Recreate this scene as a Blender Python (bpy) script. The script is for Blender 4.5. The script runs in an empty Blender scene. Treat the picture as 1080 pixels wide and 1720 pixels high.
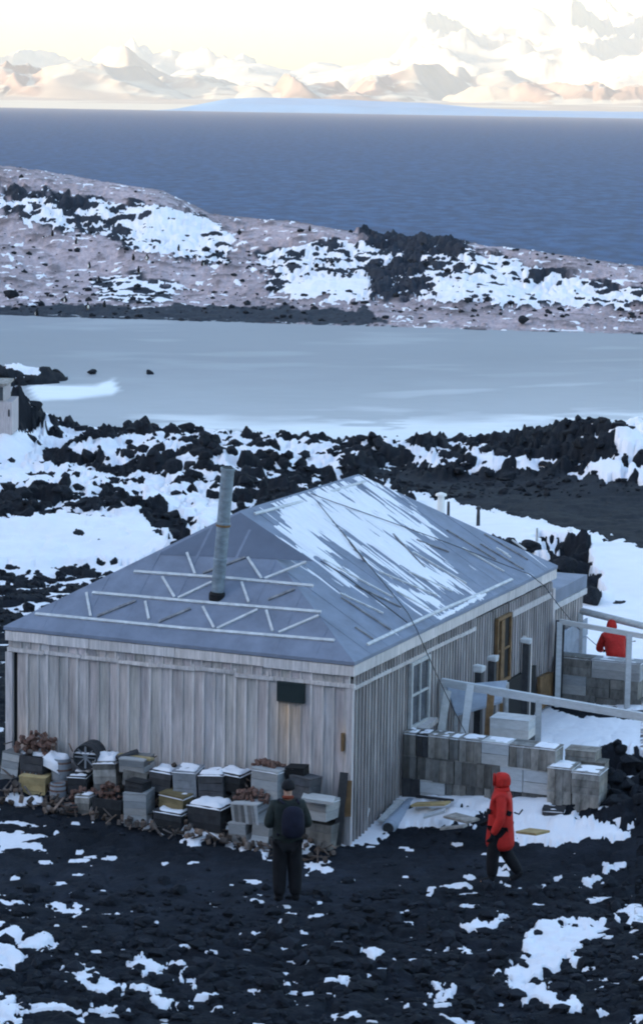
import bpy, bmesh, math, random
import numpy as np
from mathutils import Vector, Matrix

# ------------------------------------------------------------------ camera
F, PITCH, ROLL, H = 4516.36, .1494, .0167, 11.35
sc = bpy.context.scene
cp, sp = math.cos(PITCH), math.sin(PITCH)
FW = np.array([0, cp, -sp]); _rt = np.array([1., 0, 0]); _up = np.array([0, sp, cp])
AX = _rt*math.cos(ROLL)+_up*math.sin(ROLL); BX = _up*math.cos(ROLL)-_rt*math.sin(ROLL)
cam = bpy.data.cameras.new('camera'); camo = bpy.data.objects.new('camera', cam)
sc.collection.objects.link(camo); sc.camera = camo
M = Matrix(((AX[0], BX[0], -FW[0]), (AX[1], BX[1], -FW[1]), (AX[2], BX[2], -FW[2]))).to_4x4()
M.translation = Vector((0, 0, H)); camo.matrix_world = M
cam.sensor_fit = 'HORIZONTAL'; cam.sensor_width = 36; cam.lens = 36*F/1080
cam.clip_start = .5; cam.clip_end = 90000

# ------------------------------------------------------------------ sky, sun, exposure
SUN_EL, SUN_AZ = math.radians(8), math.radians(247)     # azimuth clockwise from +Y : behind left
w = bpy.data.worlds.new("World"); sc.world = w; w.use_nodes = True
nt = w.node_tree
sky = nt.nodes.new('ShaderNodeTexSky'); sky.sky_type = 'NISHITA'; sky.sun_disc = False
sky.sun_elevation = SUN_EL; sky.sun_rotation = SUN_AZ; sky.altitude = 10
sky.air_density = 1.0; sky.dust_density = 1.85; sky.ozone_density = 1.7
nt.links.new(sky.outputs[0], nt.nodes['Background'].inputs[0])
nt.nodes['Background'].inputs[1].default_value = .15
sd = Vector((math.sin(SUN_AZ)*math.cos(SUN_EL), math.cos(SUN_AZ)*math.cos(SUN_EL), math.sin(SUN_EL)))
sl = bpy.data.lights.new('sun', 'SUN'); slo = bpy.data.objects.new('sun', sl); sc.collection.objects.link(slo)
sl.energy = 2.0; sl.angle = math.radians(.5); sl.color = (1, .86, .66)
slo.rotation_euler = sd.to_track_quat('Z', 'Y').to_euler()
sc.view_settings.view_transform = 'Standard'; sc.view_settings.look = 'None'
sc.view_settings.exposure = 2.4; sc.view_settings.gamma = 1
sc.cycles.max_bounces = 6; sc.cycles.volume_bounces = 0
sc.cycles.filter_width = 2.0

random.seed(7); rng = np.random.default_rng(11)
C = sc.collection
# ------------------------------------------------------------------ pixel <-> world (photo pixels 1080x1720)
def rayd(x, y): return AX*(x-540)/F-BX*(y-860)/F+FW
def unp(x, y, z=0):
    d = rayd(x, y); t = (z-H)/d[2]; return np.array([d[0]*t, d[1]*t, z])
def z_at(px, py, Y):
    d = rayd(px, py); return H+Y*d[2]/d[1]
def project(x, y, z):
    dx, dy, dz = x, y, z-H
    c = dx*FW[0]+dy*FW[1]+dz*FW[2]; c = np.where(c < .1, .1, c)
    return 540+F*(dx*AX[0]+dy*AX[1]+dz*AX[2])/c, 860-F*(dx*BX[0]+dy*BX[1]+dz*BX[2])/c
YAW = .4005; OX, OY = .5418, 40.50
U = np.array([math.sin(YAW), math.cos(YAW)]); XA = np.array([math.cos(YAW), -math.sin(YAW)])
def ply(px, py, y):      # pixel onto the vertical plane hut-local y
    d = rayd(px, py); t = (OX*U[0]+OY*U[1]+y)/(d[0]*U[0]+d[1]*U[1]); p = d*t
    return ((p[0]-OX)*XA[0]+(p[1]-OY)*XA[1], y, p[2]+H)
def plx(px, py, x):      # pixel onto the vertical plane hut-local x
    d = rayd(px, py); t = (OX*XA[0]+OY*XA[1]+x)/(d[0]*XA[0]+d[1]*XA[1]); p = d*t
    return (x, (p[0]-OX)*U[0]+(p[1]-OY)*U[1], p[2]+H)
def h2w(p): return Vector((OX+XA[0]*p[0]+U[0]*p[1], OY+XA[1]*p[0]+U[1]*p[1], p[2]))
def w2h(x, y): return (x-OX)*XA[0]+(y-OY)*XA[1], (x-OX)*U[0]+(y-OY)*U[1]

# ------------------------------------------------------------------ numpy noise
def _h(ix, iy, s):
    n = (ix.astype(np.int64)*374761393+iy.astype(np.int64)*668265263+s*982451653) & 0x7fffffff
    n = ((n ^ (n >> 13))*1274126177) & 0x7fffffff
    n = ((n ^ (n >> 15))*668265263) & 0x7fffffff
    return ((n ^ (n >> 16)) & 0xfffff)/float(0xfffff)
def vnoise(x, y, s=0):
    ix, iy = np.floor(x), np.floor(y); fx, fy = x-ix, y-iy
    fx = fx*fx*fx*(fx*(fx*6-15)+10); fy = fy*fy*fy*(fy*(fy*6-15)+10)
    a = _h(ix, iy, s); b = _h(ix+1, iy, s); c = _h(ix, iy+1, s); d = _h(ix+1, iy+1, s)
    return (a+(b-a)*fx)*(1-fy)+(c+(d-c)*fx)*fy
def fbm(x, y, o=4, s=0, g=.5):
    r = 0; a = 1; t = 0
    for i in range(o):
        r = r+a*vnoise(x*1.02+i*17.3, y+i*9.1, s+i); t += a; a *= g
        x, y = (x*.8-y*.6)*2.03, (x*.6+y*.8)*2.03
    return r/t
def ridged(x, y, o=5, s=0):
    r = 0; a = 1; t = 0; wgt = 1
    for i in range(o):
        n = 1-np.abs(2*vnoise(x, y, s+i)-1); n = n*n*wgt; wgt = np.clip(n*1.6, 0, 1)
        r = r+a*n; t += a; a *= .5; x, y = (x*.8-y*.6)*2.1, (x*.6+y*.8)*2.1
    return r/t
def lumps(x, y, c, s, lo=.35, hi=.75):    # rounded boulders, 0..1
    x, y = x/c, y/c; ix, iy = np.floor(x), np.floor(y); out = np.zeros_like(x)
    for a in (-1, 0, 1):
        for b in (-1, 0, 1):
            jx, jy = ix+a, iy+b
            cx = jx+_h(jx, jy, s); cy = jy+_h(jx, jy, s+1); r = lo+(hi-lo)*_h(jx, jy, s+2)
            an = 3.14*_h(jx, jy, s+3); dx, dy = x-cx, y-cy
            u = dx*np.cos(an)+dy*np.sin(an); v = (-dx*np.sin(an)+dy*np.cos(an))*1.45
            q = 1-(u*u+v*v)/(r*r)
            out = np.maximum(out, np.sqrt(np.clip(q, 0, 1))*(r/hi)*(.5+.5*_h(jx, jy, s+4)))
    return out
def sst(e0, e1, x):
    t = np.clip((x-e0)/(e1-e0), 0, 1); return t*t*(3-2*t)
def polysdf(px, py, P):     # >0 inside
    P = np.array(P, float); n = len(P); d = np.full(px.shape, 1e9); ins = np.zeros(px.shape, bool)
    for i in range(n):
        x0, y0 = P[i]; x1, y1 = P[(i+1) % n]; ex, ey = x1-x0, y1-y0
        wx, wy = px-x0, py-y0; t = np.clip((wx*ex+wy*ey)/(ex*ex+ey*ey+1e-9), 0, 1)
        d = np.minimum(d, (wx-ex*t)**2+(wy-ey*t)**2)
        c = ((y0 <= py) & (y1 > py)) | ((y1 <= py) & (y0 > py))
        xi = x0+(py-y0)*ex/(ey if abs(ey) > 1e-9 else 1e-9)
        ins ^= c & (px < xi)
    d = np.sqrt(d); return np.where(ins, d, -d)

# ------------------------------------------------------------------ materials
def mat(name, col, rough=.8, var=.25, scale=4., stretch=(1, 1, 1), bump=.2, bscale=30., spec=.3, col2=None, metal=0, attr=None, detail=6, dist=.02):
    m = bpy.data.materials.new(name); m.use_nodes = True; n = m.node_tree; L = n.links
    bs = n.nodes['Principled BSDF']; bs.inputs['Roughness'].default_value = rough
    bs.inputs['Specular IOR Level'].default_value = spec; bs.inputs['Metallic'].default_value = metal
    tc = n.nodes.new('ShaderNodeTexCoord'); mp = n.nodes.new('ShaderNodeMapping'); mp.inputs['Scale'].default_value = stretch
    L.new(tc.outputs['Object'], mp.inputs[0])
    no = n.nodes.new('ShaderNodeTexNoise'); no.inputs['Scale'].default_value = scale; no.inputs['Detail'].default_value = detail
    no.inputs['Roughness'].default_value = .65
    L.new(mp.outputs[0], no.inputs['Vector'])
    cr = n.nodes.new('ShaderNodeValToRGB'); cr.color_ramp.elements[0].position = .3; cr.color_ramp.elements[1].position = .7
    c2 = col2 or tuple(min(1, c*(1+var)) for c in col); c1 = col if col2 else tuple(c*(1-var) for c in col)
    cr.color_ramp.elements[0].color = (*c1, 1); cr.color_ramp.elements[1].color = (*c2, 1)
    L.new(no.outputs['Fac'], cr.inputs[0]); out = cr.outputs[0]
    if attr:
        at = n.nodes.new('ShaderNodeAttribute'); at.attribute_name = attr
        mx = n.nodes.new('ShaderNodeMix'); mx.data_type = 'RGBA'; mx.blend_type = 'MULTIPLY'; mx.inputs[0].default_value = 1
        L.new(out, mx.inputs[6]); L.new(at.outputs['Color'], mx.inputs[7]); out = mx.outputs[2]
    L.new(out, bs.inputs['Base Color'])
    if bump:
        nb = n.nodes.new('ShaderNodeTexNoise'); nb.inputs['Scale'].default_value = bscale; nb.inputs['Detail'].default_value = 4
        L.new(mp.outputs[0], nb.inputs['Vector'])
        b = n.nodes.new('ShaderNodeBump'); b.inputs['Strength'].default_value = bump; b.inputs['Distance'].default_value = dist
        L.new(nb.outputs['Fac'], b.inputs['Height']); L.new(b.outputs[0], bs.inputs['Normal'])
    return m
MT = {}
MT['wood'] = mat('weathered_grey_wood', (.46, .42, .42), .85, .3, 3, (9, 9, .7), .25, 40, attr='tint')
MT['wood2'] = mat('bleached_wood', (.42, .42, .43), .8, .2, 4, (3, 3, 3), .2, 40)
MT['crate'] = mat('crate_wood', (.26, .245, .235), .85, .6, 3, (2.4, 2.4, 1), .3, 60, attr='tint')
MT['palecrate'] = mat('pale_crate_wood', (.46, .46, .48), .8, .15, 6, (1, 1, 3), .2, 60, attr='tint')
MT['yellow'] = mat('yellow_case_wood', (.34, .255, .13), .8, .3, 6, attr='tint')
MT['ochre'] = mat('rusty_ochre_wood', (.17, .10, .05), .8, .4, 6)
MT['dark'] = mat('dark_wood', (.035, .035, .04), .8, .4, 7, attr='tint')
MT['black'] = mat('dark_interior', (.008, .008, .01), .8, .2, 5)
MT['felt'] = mat('roofing_felt', (.18, .205, .275), .7, .2, 2.2, (1, 1, 1), .3, 60, dist=.01)
MT['rust'] = mat('rusty_tin', (.09, .04, .03), .85, .5, 14, (1, 1, 1), .5, 40, col2=(.20, .12, .10))
MT['tin'] = mat('grey_tinplate', (.22, .23, .26), .6, .25, 8)
MT['pipe'] = mat('galvanised_flue', (.21, .25, .29), .5, .35, 5, (1, 1, 2), metal=.35)
MT['snow'] = mat('snow', (.78, .765, .82), .7, .05, 1.3, (1, 1, 1), .5, 5, spec=.2, dist=.03)
MT['lava'] = mat('lava_rock', (.015, .0175, .024), .95, .5, 3, (1, 1, 1), .8, 14, spec=.15, dist=.03)
MT['cable'] = mat('dark_cable', (.05, .05, .055), .7)
MT['plaque'] = mat('green_black_board', (.012, .022, .024), .5, .2)
MT['glass'] = mat('dusty_glass', (.05, .055, .065), .25, .3, spec=.6)
MT['red'] = mat('red_parka_cloth', (.42, .022, .018), .75, .25, 9, (1, 1, 1), .6, 12, spec=.2, dist=.03)
MT['navy'] = mat('navy_cloth', (.010, .011, .024), .8, .3, 9, (1, 1, 1), .5, 14, spec=.2)
MT['olive'] = mat('dark_green_cloth', (.020, .026, .026), .8, .3, 9, (1, 1, 1), .5, 14, spec=.2)
MT['bcloth'] = mat('black_cloth', (.010, .010, .013), .85, .3, 9, (1, 1, 1), .5, 14, spec=.2)
MT['scarf'] = mat('orange_red_wool', (.16, .030, .015), .9, .3, 20)
MT['skin'] = mat('skin', (.42, .25, .19), .55, .08, 9)
MT['white'] = mat('white_paint', (.72, .72, .72), .6, .06, 5)
MT['tarp'] = mat('pale_blue_sheet', (.30, .34, .42), .6, .2, 5)

# ------------------------------------------------------------------ object helpers
def finish(name, me, m=None, parent=None, smooth=False):
    if m: me.materials.append(m)
    if smooth: me.polygons.foreach_set('use_smooth', [True]*len(me.polygons))
    o = bpy.data.objects.new(name, me); C.objects.link(o)
    if parent: o.parent = parent
    return o
def tag(o, label=None, cat=None, group=None, kind=None):
    if label: o['label'] = label
    if cat: o['category'] = cat
    if group: o['group'] = group
    if kind: o['kind'] = kind
    return o
def thing(name, label, cat, loc=(0, 0, 0), rz=0, group=None):
    o = bpy.data.objects.new(name, None); C.objects.link(o); o.empty_display_size = .2
    o.location = loc; o.rotation_euler = (0, 0, rz); return tag(o, label, cat, group)
class MB:
    def __init__(s): s.v = []; s.f = []; s.t = []; s.tint = (1, 1, 1)
    def add(s, vs, fs):
        k = len(s.v); s.v += [tuple(v) for v in vs]; s.f += [tuple(i+k for i in f) for f in fs]; s.t += [s.tint]*len(vs); return s
    def rt(s, lo=.75, hi=1.2, warm=.05):
        g = random.uniform(lo, hi); a = random.uniform(-warm, warm); s.tint = (g*(1+a), g, g*(1-a)); return s
    def box(s, x0, x1, y0, y1, z0, z1, j=0):
        r = lambda: random.uniform(-j, j)
        vs = [(x+r(), y+r(), z+r()) for z in (z0, z1) for x, y in ((x0, y0), (x1, y0), (x1, y1), (x0, y1))]
        return s.add(vs, [(0, 3, 2, 1), (4, 5, 6, 7), (0, 1, 5, 4), (1, 2, 6, 5), (2, 3, 7, 6), (3, 0, 4, 7)])
    def beam(s, a, b, wd, th=None, up=(0, 0, 1), n=4):
        a, b = Vector(a), Vector(b); th = th or wd; d = (b-a).normalized(); u = Vector(up)
        if abs(d.dot(u)) > .95: u = Vector((0, 1, 0))
        sx = d.cross(u).normalized(); sy = sx.cross(d)
        if n == 4: pr = [(-.5*wd, -.5*th), (.5*wd, -.5*th), (.5*wd, .5*th), (-.5*wd, .5*th)]
        else: pr = [(wd*.5*math.cos(6.2832*i/n), th*.5*math.sin(6.2832*i/n)) for i in range(n)]
        vs = [p+sx*q[0]+sy*q[1] for p in (a, b) for q in pr]
        return s.add(vs, [tuple(reversed(range(n))), tuple(range(n, 2*n))]+[(i, (i+1) % n, n+(i+1) % n, n+i) for i in range(n)])
    def lathe(s, prof, n=20, M=None):
        vs = [Vector((r*math.cos(6.2832*i/n), r*math.sin(6.2832*i/n), z)) for r, z in prof for i in range(n)]
        if M: vs = [M@v for v in vs]
        fs = [(k*n+i, k*n+(i+1) % n, (k+1)*n+(i+1) % n, (k+1)*n+i) for k in range(len(prof)-1) for i in range(n)]
        fs += [tuple(reversed(range(n))), tuple(range((len(prof)-1)*n, len(prof)*n))]
        return s.add(vs, fs)
    def build(s, name, m, parent=None, smooth=False, bevel=0):
        me = bpy.data.meshes.new(name); me.from_pydata(s.v, [], s.f); me.update()
        a = me.color_attributes.new('tint', 'FLOAT_COLOR', 'POINT')
        a.data.foreach_set('color', np.array([(*t, 1) for t in s.t], np.float32).ravel())
        o = finish(name, me, m, parent, smooth)
        if bevel:
            b = o.modifiers.new('bevel', 'BEVEL'); b.width = bevel; b.segments = 2
        return o
def tube(pts, r, name, m, parent=None, n=6):
    mb = MB()
    pts = [Vector(p) for p in pts]; k = len(pts); vs = []
    for i, p in enumerate(pts):
        d = (pts[min(i+1, k-1)]-pts[max(i-1, 0)]).normalized(); u = Vector((0, 0, 1))
        if abs(d.z) > .95: u = Vector((0, 1, 0))
        a = d.cross(u).normalized(); b = a.cross(d)
        vs += [p+a*r*math.cos(6.2832*j/n)+b*r*math.sin(6.2832*j/n) for j in range(n)]
    fs = [(i*n+j, i*n+(j+1) % n, (i+1)*n+(j+1) % n, (i+1)*n+j) for i in range(k-1) for j in range(n)]
    fs += [tuple(reversed(range(n))), tuple(range((k-1)*n, k*n))]
    return mb.add(vs, fs).build(name, m, parent, smooth=True)
def gridmesh(name, X, Y, Z, m, cols=None, keep=None, smooth=True, wrap=False):
    r, c = X.shape; me = bpy.data.meshes.new(name)
    co = np.stack([X, Y, Z], -1).reshape(-1, 3).astype(np.float32)
    i = np.arange(r*c).reshape(r, c)
    q = np.stack([i[:-1, :-1], i[:-1, 1:], i[1:, 1:], i[1:, :-1]], -1).reshape(-1, 4)
    if wrap: q = np.concatenate([q, np.stack([i[:-1, -1], i[:-1, 0], i[1:, 0], i[1:, -1]], -1)])
    if keep is not None:
        kf = keep.reshape(-1)[q].any(1); q = q[kf]
        used = np.zeros(r*c, bool); used[q.ravel()] = True; rm = np.cumsum(used)-1; q = rm[q]; co = co[used]
        cols = {k: v.reshape(-1, 3)[used] for k, v in (cols or {}).items()}
    me.vertices.add(len(co)); me.vertices.foreach_set('co', co.ravel())
    me.loops.add(len(q)*4); me.loops.foreach_set('vertex_index', q.ravel().astype(np.int32))
    me.polygons.add(len(q)); me.polygons.foreach_set('loop_start', np.arange(0, len(q)*4, 4, dtype=np.int32))
    me.update(calc_edges=True); me.validate()
    for k, v in (cols or {}).items():
        a = me.color_attributes.new(k, 'FLOAT_COLOR', 'POINT')
        a.data.foreach_set('color', np.concatenate([v.reshape(-1, 3), np.ones((len(co), 1))], 1).astype(np.float32).ravel())
    return finish(name, me, m, None, smooth)

# ------------------------------------------------------------------ TERRAIN
POND_Z, SEA_Z = -1.2, -13.
CR = np.array([(-400, 270), (0, 288), (60, 294), (130, 306), (210, 318), (262, 325), (300, 342), (340, 362), (400, 369), (500, 376), (580, 388), (640, 396),
               (700, 398), (760, 402), (820, 410), (900, 418), (980, 428), (1080, 440), (1500, 470)], float)
def base_h(x, y):
    lx, ly = w2h(x, y)
    r = np.hypot(x, y)
    z = np.maximum(0, 9.7-.36*np.abs(y)-.1*np.abs(x)*0)           # slope below the camera
    z = np.where(y < 0, 9.7-.0*y, z)
    near = sst(60, 48, y)*sst(24, 30, y)
    z = z+near*(.052*np.clip(-lx, 0, 8)*sst(-6, -1.5, ly))
    z = z+near*.30*sst(.3, 2.4, ly)*sst(-1.2, .2, lx)+near*.07*np.clip(lx-.5, 0, 6)*sst(-.5, 2, ly)
    z = z+.30*sst(-1.15, -.25, ly)*sst(.8, .1, ly)*sst(-6.9, -6.3, lx)*sst(-.15, -.7, lx)      # banked scoria under the stores
    z = z+.35*sst(36.5, 33.5, y)*sst(2.5, 5.5, x)*sst(27, 31, y)+.12*sst(36, 33, y)*sst(-1, -3.5, x)*sst(26, 29, y)
    yn = 100.3+.03*x*x*np.exp(-(x/60)**2)+.1*x; yf = 157.5-.17*x
    z = z-1.15*sst(30, 4, yn-y)
    z = z+(fbm(x*.11, y*.09, 3, 5)-.5)*1.1*sst(55, 66, y)*sst(0, 10, yn-y)
    # hummocks on the near shore, outcrops (photo places)
    def mound(px, py, Y, rx, ry, b=-.9):
        X0 = (px-540)/F*Y*1.0; zt = z_at(px, py, Y); q = ((x-X0)/rx)**2+((y-Y)/ry)**2
        return np.exp(-q*1.2)*(zt-b)
    for a in ((2, 724, 93, 1.3, 2.6), (950, 722, 95, 1.9, 5), (1010, 722, 93, 1.6, 6), (880, 742, 94, 1.6, 4), (1075, 735, 92, 1.5, 5), (790, 760, 93, 2, 3),
              (30, 655, 99, .75, 5), (-30, 640, 101, 1.6, 6), (590, 757, 94, .8, 3), (270, 722, 96, 2.1, 4), (420, 748, 92, 1.6, 4), (140, 722, 95, .9, 3), (330, 745, 90, 2, 4)):
        z = z+mound(*a)*.85
    pond = sst(0, 5, y-yn)*sst(0, 4, yf-y)
    z = z-.9*pond
    # low spit with stones, far left of the pond
    xs, ys = unp(40, 640, POND_Z)[:2]
    z = z+1.25*np.exp(-(((x-xs+2.0)/4.6)**2)**2-(((y-ys-1)/3.2)**2)**2)*pond
    # far hill
    yc = 196-.75*np.clip(x, -25, 25)
    pxc = 540+F*x/yc; zc = H-yc*np.tan(PITCH+(np.interp(pxc, CR[:, 0], CR[:, 1])+(540-pxc)*0*ROLL-860)/F)
    zc = zc-0.2
    t = np.clip((y-yf)/(yc-yf), 0, 1)
    hill = -1.2+.25*sst(0, .12, t)+(zc+.95)*(.15*t+.85*sst(.1, 1., t))
    hill = hill+(fbm(x*.12, y*.1, 4, 21)-.5)*1.6*sst(.12, .4, t)*sst(1.2, .8, t)
    hill = np.where(y > yc, zc-(zc-SEA_Z+4)*sst(yc+2, yc+75, y), hill)
    z = np.where(y > yf, hill, z)
    # shore falls to the sea all round beyond 260 m ahead; unseen ridge behind left, added to shade the near ground
    s = x*sd.x/math.cos(SUN_EL)+y*sd.y/math.cos(SUN_EL)
    ridge = 37*sst(24, 84, s)*sst(460, 340, r)*(.93+.14*fbm(x*.01, y*.01, 3, 9))
    fall = sst(250, 330, r)*(z-SEA_Z+4)
    z = z-fall+ridge
    return z

def paint(px, py, x, y):
    """snow fill level L (fraction of rock relief), relief amplitude A, ground colour class"""
    n = px.shape
    L = np.full(n, .05); A = np.full(n, .16); K = np.zeros(n)         # K: 0 lava, 1 pink guano ground, 2 dark gravel
    nz = (fbm(px/26, py/13, 3, 31)-.5)*2.2
    wf = np.interp(py, [300, 560, 740, 1300, 1420], [.8, .5, .7, .35, 1.0]); wob_ = (fbm(px/17, py/8, 4, 35)-.5)*wf; wob2 = (fbm(px/17+9, py/8, 4, 36)-.5)*wf
    wpx, wpy = px+wob_*60, py+wob2*26
    def put(arr, P, v, soft=12):
        P = np.array(P, float); (xa, ya), (xb, yb) = P.min(0)-soft*3-4, P.max(0)+soft*3+4
        k = (px > xa) & (px < xb) & (py > ya) & (py < yb)
        m = sst(-soft, soft, polysdf(wpx[k], wpy[k], P)+nz[k]*soft)
        arr[k] += m*(v-arr[k])
    # ---- between hut and pond, left
    put(L, [(-80, 700), (300, 705), (560, 745), (600, 800), (400, 870), (0, 1060), (-80, 1060)], .52, 10)
    put(A, [(-80, 640), (300, 700), (560, 740), (620, 800), (400, 880), (0, 1060), (-80, 1060)], .75, 10)
    for P, v in (([(-40, 870), (240, 862), (340, 890), (250, 935), (0, 950), (-60, 950)], 1.25), ([(-20, 728), (60, 726), (70, 760), (40, 790), (-20, 760)], 1.0),
                 ([(140, 752), (260, 748), (285, 775), (180, 780)], 1.0), ([(-20, 775), (120, 800), (260, 815), (340, 850), (200, 862), (120, 850), (-20, 800)], .85),
                 ([(300, 720), (390, 745), (330, 735)], .8), ([(420, 755), (560, 765), (600, 795), (480, 800)], .75),
                 ([(330, 840), (370, 835), (380, 868), (340, 880)], 1.0)): put(L, P, v, 9)
    for P, v in (([(-20, 812), (240, 815), (250, 850), (-20, 855)], .35), ([(240, 845), (300, 855), (330, 900), (290, 908), (240, 870)], .1),
                 ([(80, 760), (200, 790), (300, 790), (240, 812), (90, 790)], .15), ([(340, 755), (520, 790), (520, 850), (400, 850)], .38)): put(L, P, v, 8)
    put(L, [(-80, 950), (150, 945), (230, 955), (0, 1060), (-80, 1100)], .42, 8); put(A, [(-80, 945), (150, 940), (230, 955), (0, 1060), (-80, 1100)], .3, 8)
    # left outcrop and spit
    put(L, [(-80, 640), (45, 640), (66, 690), (70, 722), (-80, 722)], .05, 5); put(A, [(-80, 630), (50, 640), (70, 722), (-80, 722)], 1.1, 6)
    put(L, [(-80, 610), (180, 618), (205, 640), (60, 652), (-80, 650)], .05, 4); put(A, [(-80, 610), (180, 615), (205, 645), (-80, 660)], .45, 4)
    put(L, [(10, 616), (60, 614), (60, 626), (10, 628)], .9, 3)
    # right : scoria slope, outcrop
    D = [(560, 740), (640, 748), (1200, 748), (1200, 925), (1080, 918), (930, 880), (850, 862), (730, 840), (640, 812), (590, 782)]
    put(L, D, -.4, 6); put(A, D, .10, 6); put(K, D, 2, 6)
    O = [(560, 742), (700, 742), (850, 735), (900, 706), (1200, 700), (1200, 815), (1000, 800), (900, 792), (760, 800), (600, 782)]
    put(L, O, .28, 6); put(A, O, .75, 8); put(K, O, 0, 6)
    for P, v in (([(680, 762), (735, 772), (740, 784), (690, 775)], .9), ([(790, 765), (930, 762), (925, 780), (800, 778)], .95), ([(985, 770), (1040, 765), (1050, 800), (1000, 795)], .95),
                 ([(1030, 715), (1100, 718), (1100, 760), (1035, 745)], .75), ([(610, 750), (660, 752), (655, 760), (610, 758)], .9)): put(L, P, v, 5)
    put(L, [(880, 704), (1025, 704), (1030, 770), (860, 765), (840, 740)], .08, 5); put(L, [(1060, 780), (1100, 780), (1100, 815), (1060, 800)], .9, 4)
    # right : snow behind the hut
    S = [(640, 810), (730, 838), (850, 862), (930, 880), (1080, 918), (1200, 930), (1200, 1300), (930, 1250), (700, 900)]
    put(L, S, 1.35, 5); put(A, S, .22, 6); put(K, S, 0, 5)
    for P, v in (([(640, 812), (665, 812), (700, 850), (690, 858), (650, 828)], .25), ([(735, 885), (830, 905), (925, 930), (1005, 960), (1015, 1005), (960, 1010), (900, 960), (720, 900)], .2),
                 ): put(L, P, v, 5); put(A, P, .55, 6)
    put(L, [(900, 895), (990, 905), (1010, 1010), (980, 1000), (930, 930)], .15, 5)
    put(A, [(880, 890), (1000, 900), (1025, 1010), (900, 990)], .8, 8)
    # yard around the crate walls
    put(L, [(600, 1010), (1200, 1010), (1200, 1320), (1010, 1320), (920, 1370), (640, 1350)], 1.1, 6)
    put(A, [(600, 1010), (1200, 1010), (1200, 1320), (640, 1350)], .1, 6)
    put(L, [(1010, 1290), (1100, 1270), (1100, 1400), (1005, 1400), (990, 1330)], .2, 5); put(A, [(1000, 1280), (1100, 1270), (1100, 1400), (990, 1400)], .45, 8)
    put(L, [(930, 1180), (1100, 1195), (1100, 1215), (1000, 1212), (930, 1200)], .1, 5)
    # ---- foreground
    G = [(-80, 1330), (300, 1400), (600, 1425), (660, 1390), (1200, 1390), (1200, 2400), (-80, 2400)]
    put(A, G, .09, 8); put(L, G, -.06, 6)
    put(A, [(-80, 1560), (300, 1590), (620, 1560), (820, 1490), (1200, 1440), (1200, 2400), (-80, 2400)], .13, 22)
    put(L, [(-80, 1560), (300, 1590), (620, 1560), (820, 1490), (1200, 1440), (1200, 2400), (-80, 2400)], -.04, 22)
    put(L, [(-80, 1375), (60, 1390), (90, 1425), (-80, 1440)], .55, 10)
    put(A, [(-80, 1430), (500, 1450), (900, 1420), (1100, 1420), (700, 1480), (520, 1560), (200, 1560), (-90, 1500)], .05, 12)
    for P, v, s in (([(585, 1422), (600, 1395), (612, 1362), (622, 1375), (660, 1375), (700, 1355), (790, 1372), (800, 1400), (720, 1385), (660, 1395), (625, 1405)], 1.0, 4),
                 ([(845, 1350), (880, 1352), (1000, 1390), (1055, 1402), (1050, 1412), (930, 1418), (862, 1410), (850, 1395)], 1.7, 4),
                 ([(618, 1338), (650, 1345), (640, 1370), (620, 1358)], 1.0, 3),
                 ([(300, 1388), (395, 1392), (390, 1408), (330, 1415), (300, 1405)], 1.3, 4), ([(250, 1385), (310, 1388), (300, 1398), (250, 1395)], 1.2, 3),
                 ([(380, 1418), (420, 1412), (425, 1428), (395, 1440)], .7, 4), ([(430, 1420), (465, 1418), (465, 1450), (440, 1440)], .5, 4),
                 ([(510, 1455), (556, 1455), (556, 1464), (510, 1463)], 1.4, 2.5), ([(495, 1418), (530, 1415), (535, 1432), (505, 1435)], 1.2, 3),
                 ([(905, 1565), (960, 1552), (1022, 1550), (1020, 1570), (985, 1590), (955, 1625), (905, 1640), (860, 1655), (850, 1640), (880, 1600)], 1.25, 7),
                 ([(835, 1650), (900, 1660), (985, 1695), (960, 1705), (880, 1685)], 1.1, 4), ([(770, 1560), (800, 1552), (860, 1545), (850, 1560), (790, 1575)], .9, 4),
                 ([(760, 1598), (790, 1600), (785, 1618), (765, 1612)], 1.1, 3), ([(968, 1480), (1000, 1480), (995, 1496), (975, 1490)], 1.1, 3),
                 ([(1040, 1530), (1100, 1515), (1100, 1560), (1050, 1555)], .7, 6), ([(832, 1452), (860, 1456), (860, 1466), (838, 1466)], 1.1, 3),
                 ([(545, 1648), (590, 1648), (585, 1665), (550, 1662)], 1.1, 3), ([(730, 1660), (760, 1668), (750, 1680), (730, 1675)], 1.0, 3),
                 ([(450, 1655), (475, 1655), (470, 1668), (452, 1665)], .9, 3), ([(615, 1600), (640, 1598), (635, 1610), (615, 1608)], .9, 3),
                 ([(-20, 1555), (30, 1565), (90, 1590), (70, 1605), (20, 1590), (45, 1620), (-20, 1640)], 1.1, 6),
                 ([(110, 1620), (160, 1640), (210, 1668), (190, 1680), (130, 1660)], .9, 6), ([(215, 1625), (235, 1608), (270, 1625), (240, 1655)], 1.0, 5),
                 ([(230, 1660), (290, 1690), (280, 1706), (230, 1675)], 1.0, 4), ([(290, 1630), (320, 1660), (325, 1675), (295, 1650)], .9, 4), ([(-20, 1690), (35, 1680), (30, 1720), (-20, 1735)], 1.0, 5),
                 ([(160, 1690), (205, 1690), (205, 1705), (165, 1705)], .9, 4), ([(0, 1518), (35, 1520), (30, 1532), (0, 1530)], .9, 3), ([(70, 1515), (140, 1525), (130, 1535), (80, 1525)], .5, 4),
                 ([(0, 1405), (60, 1400), (100, 1415), (60, 1432), (0, 1425)], .6, 6), ([(5, 1340), (70, 1345), (65, 1355), (10, 1352)], 1.2, 3)): put(L, P, v, s)
    # ---- far hill
    FH = [(-600, 100), (1700, 100), (1700, 562), (1080, 562), (810, 556), (540, 545), (0, 531), (-600, 531)]
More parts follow.
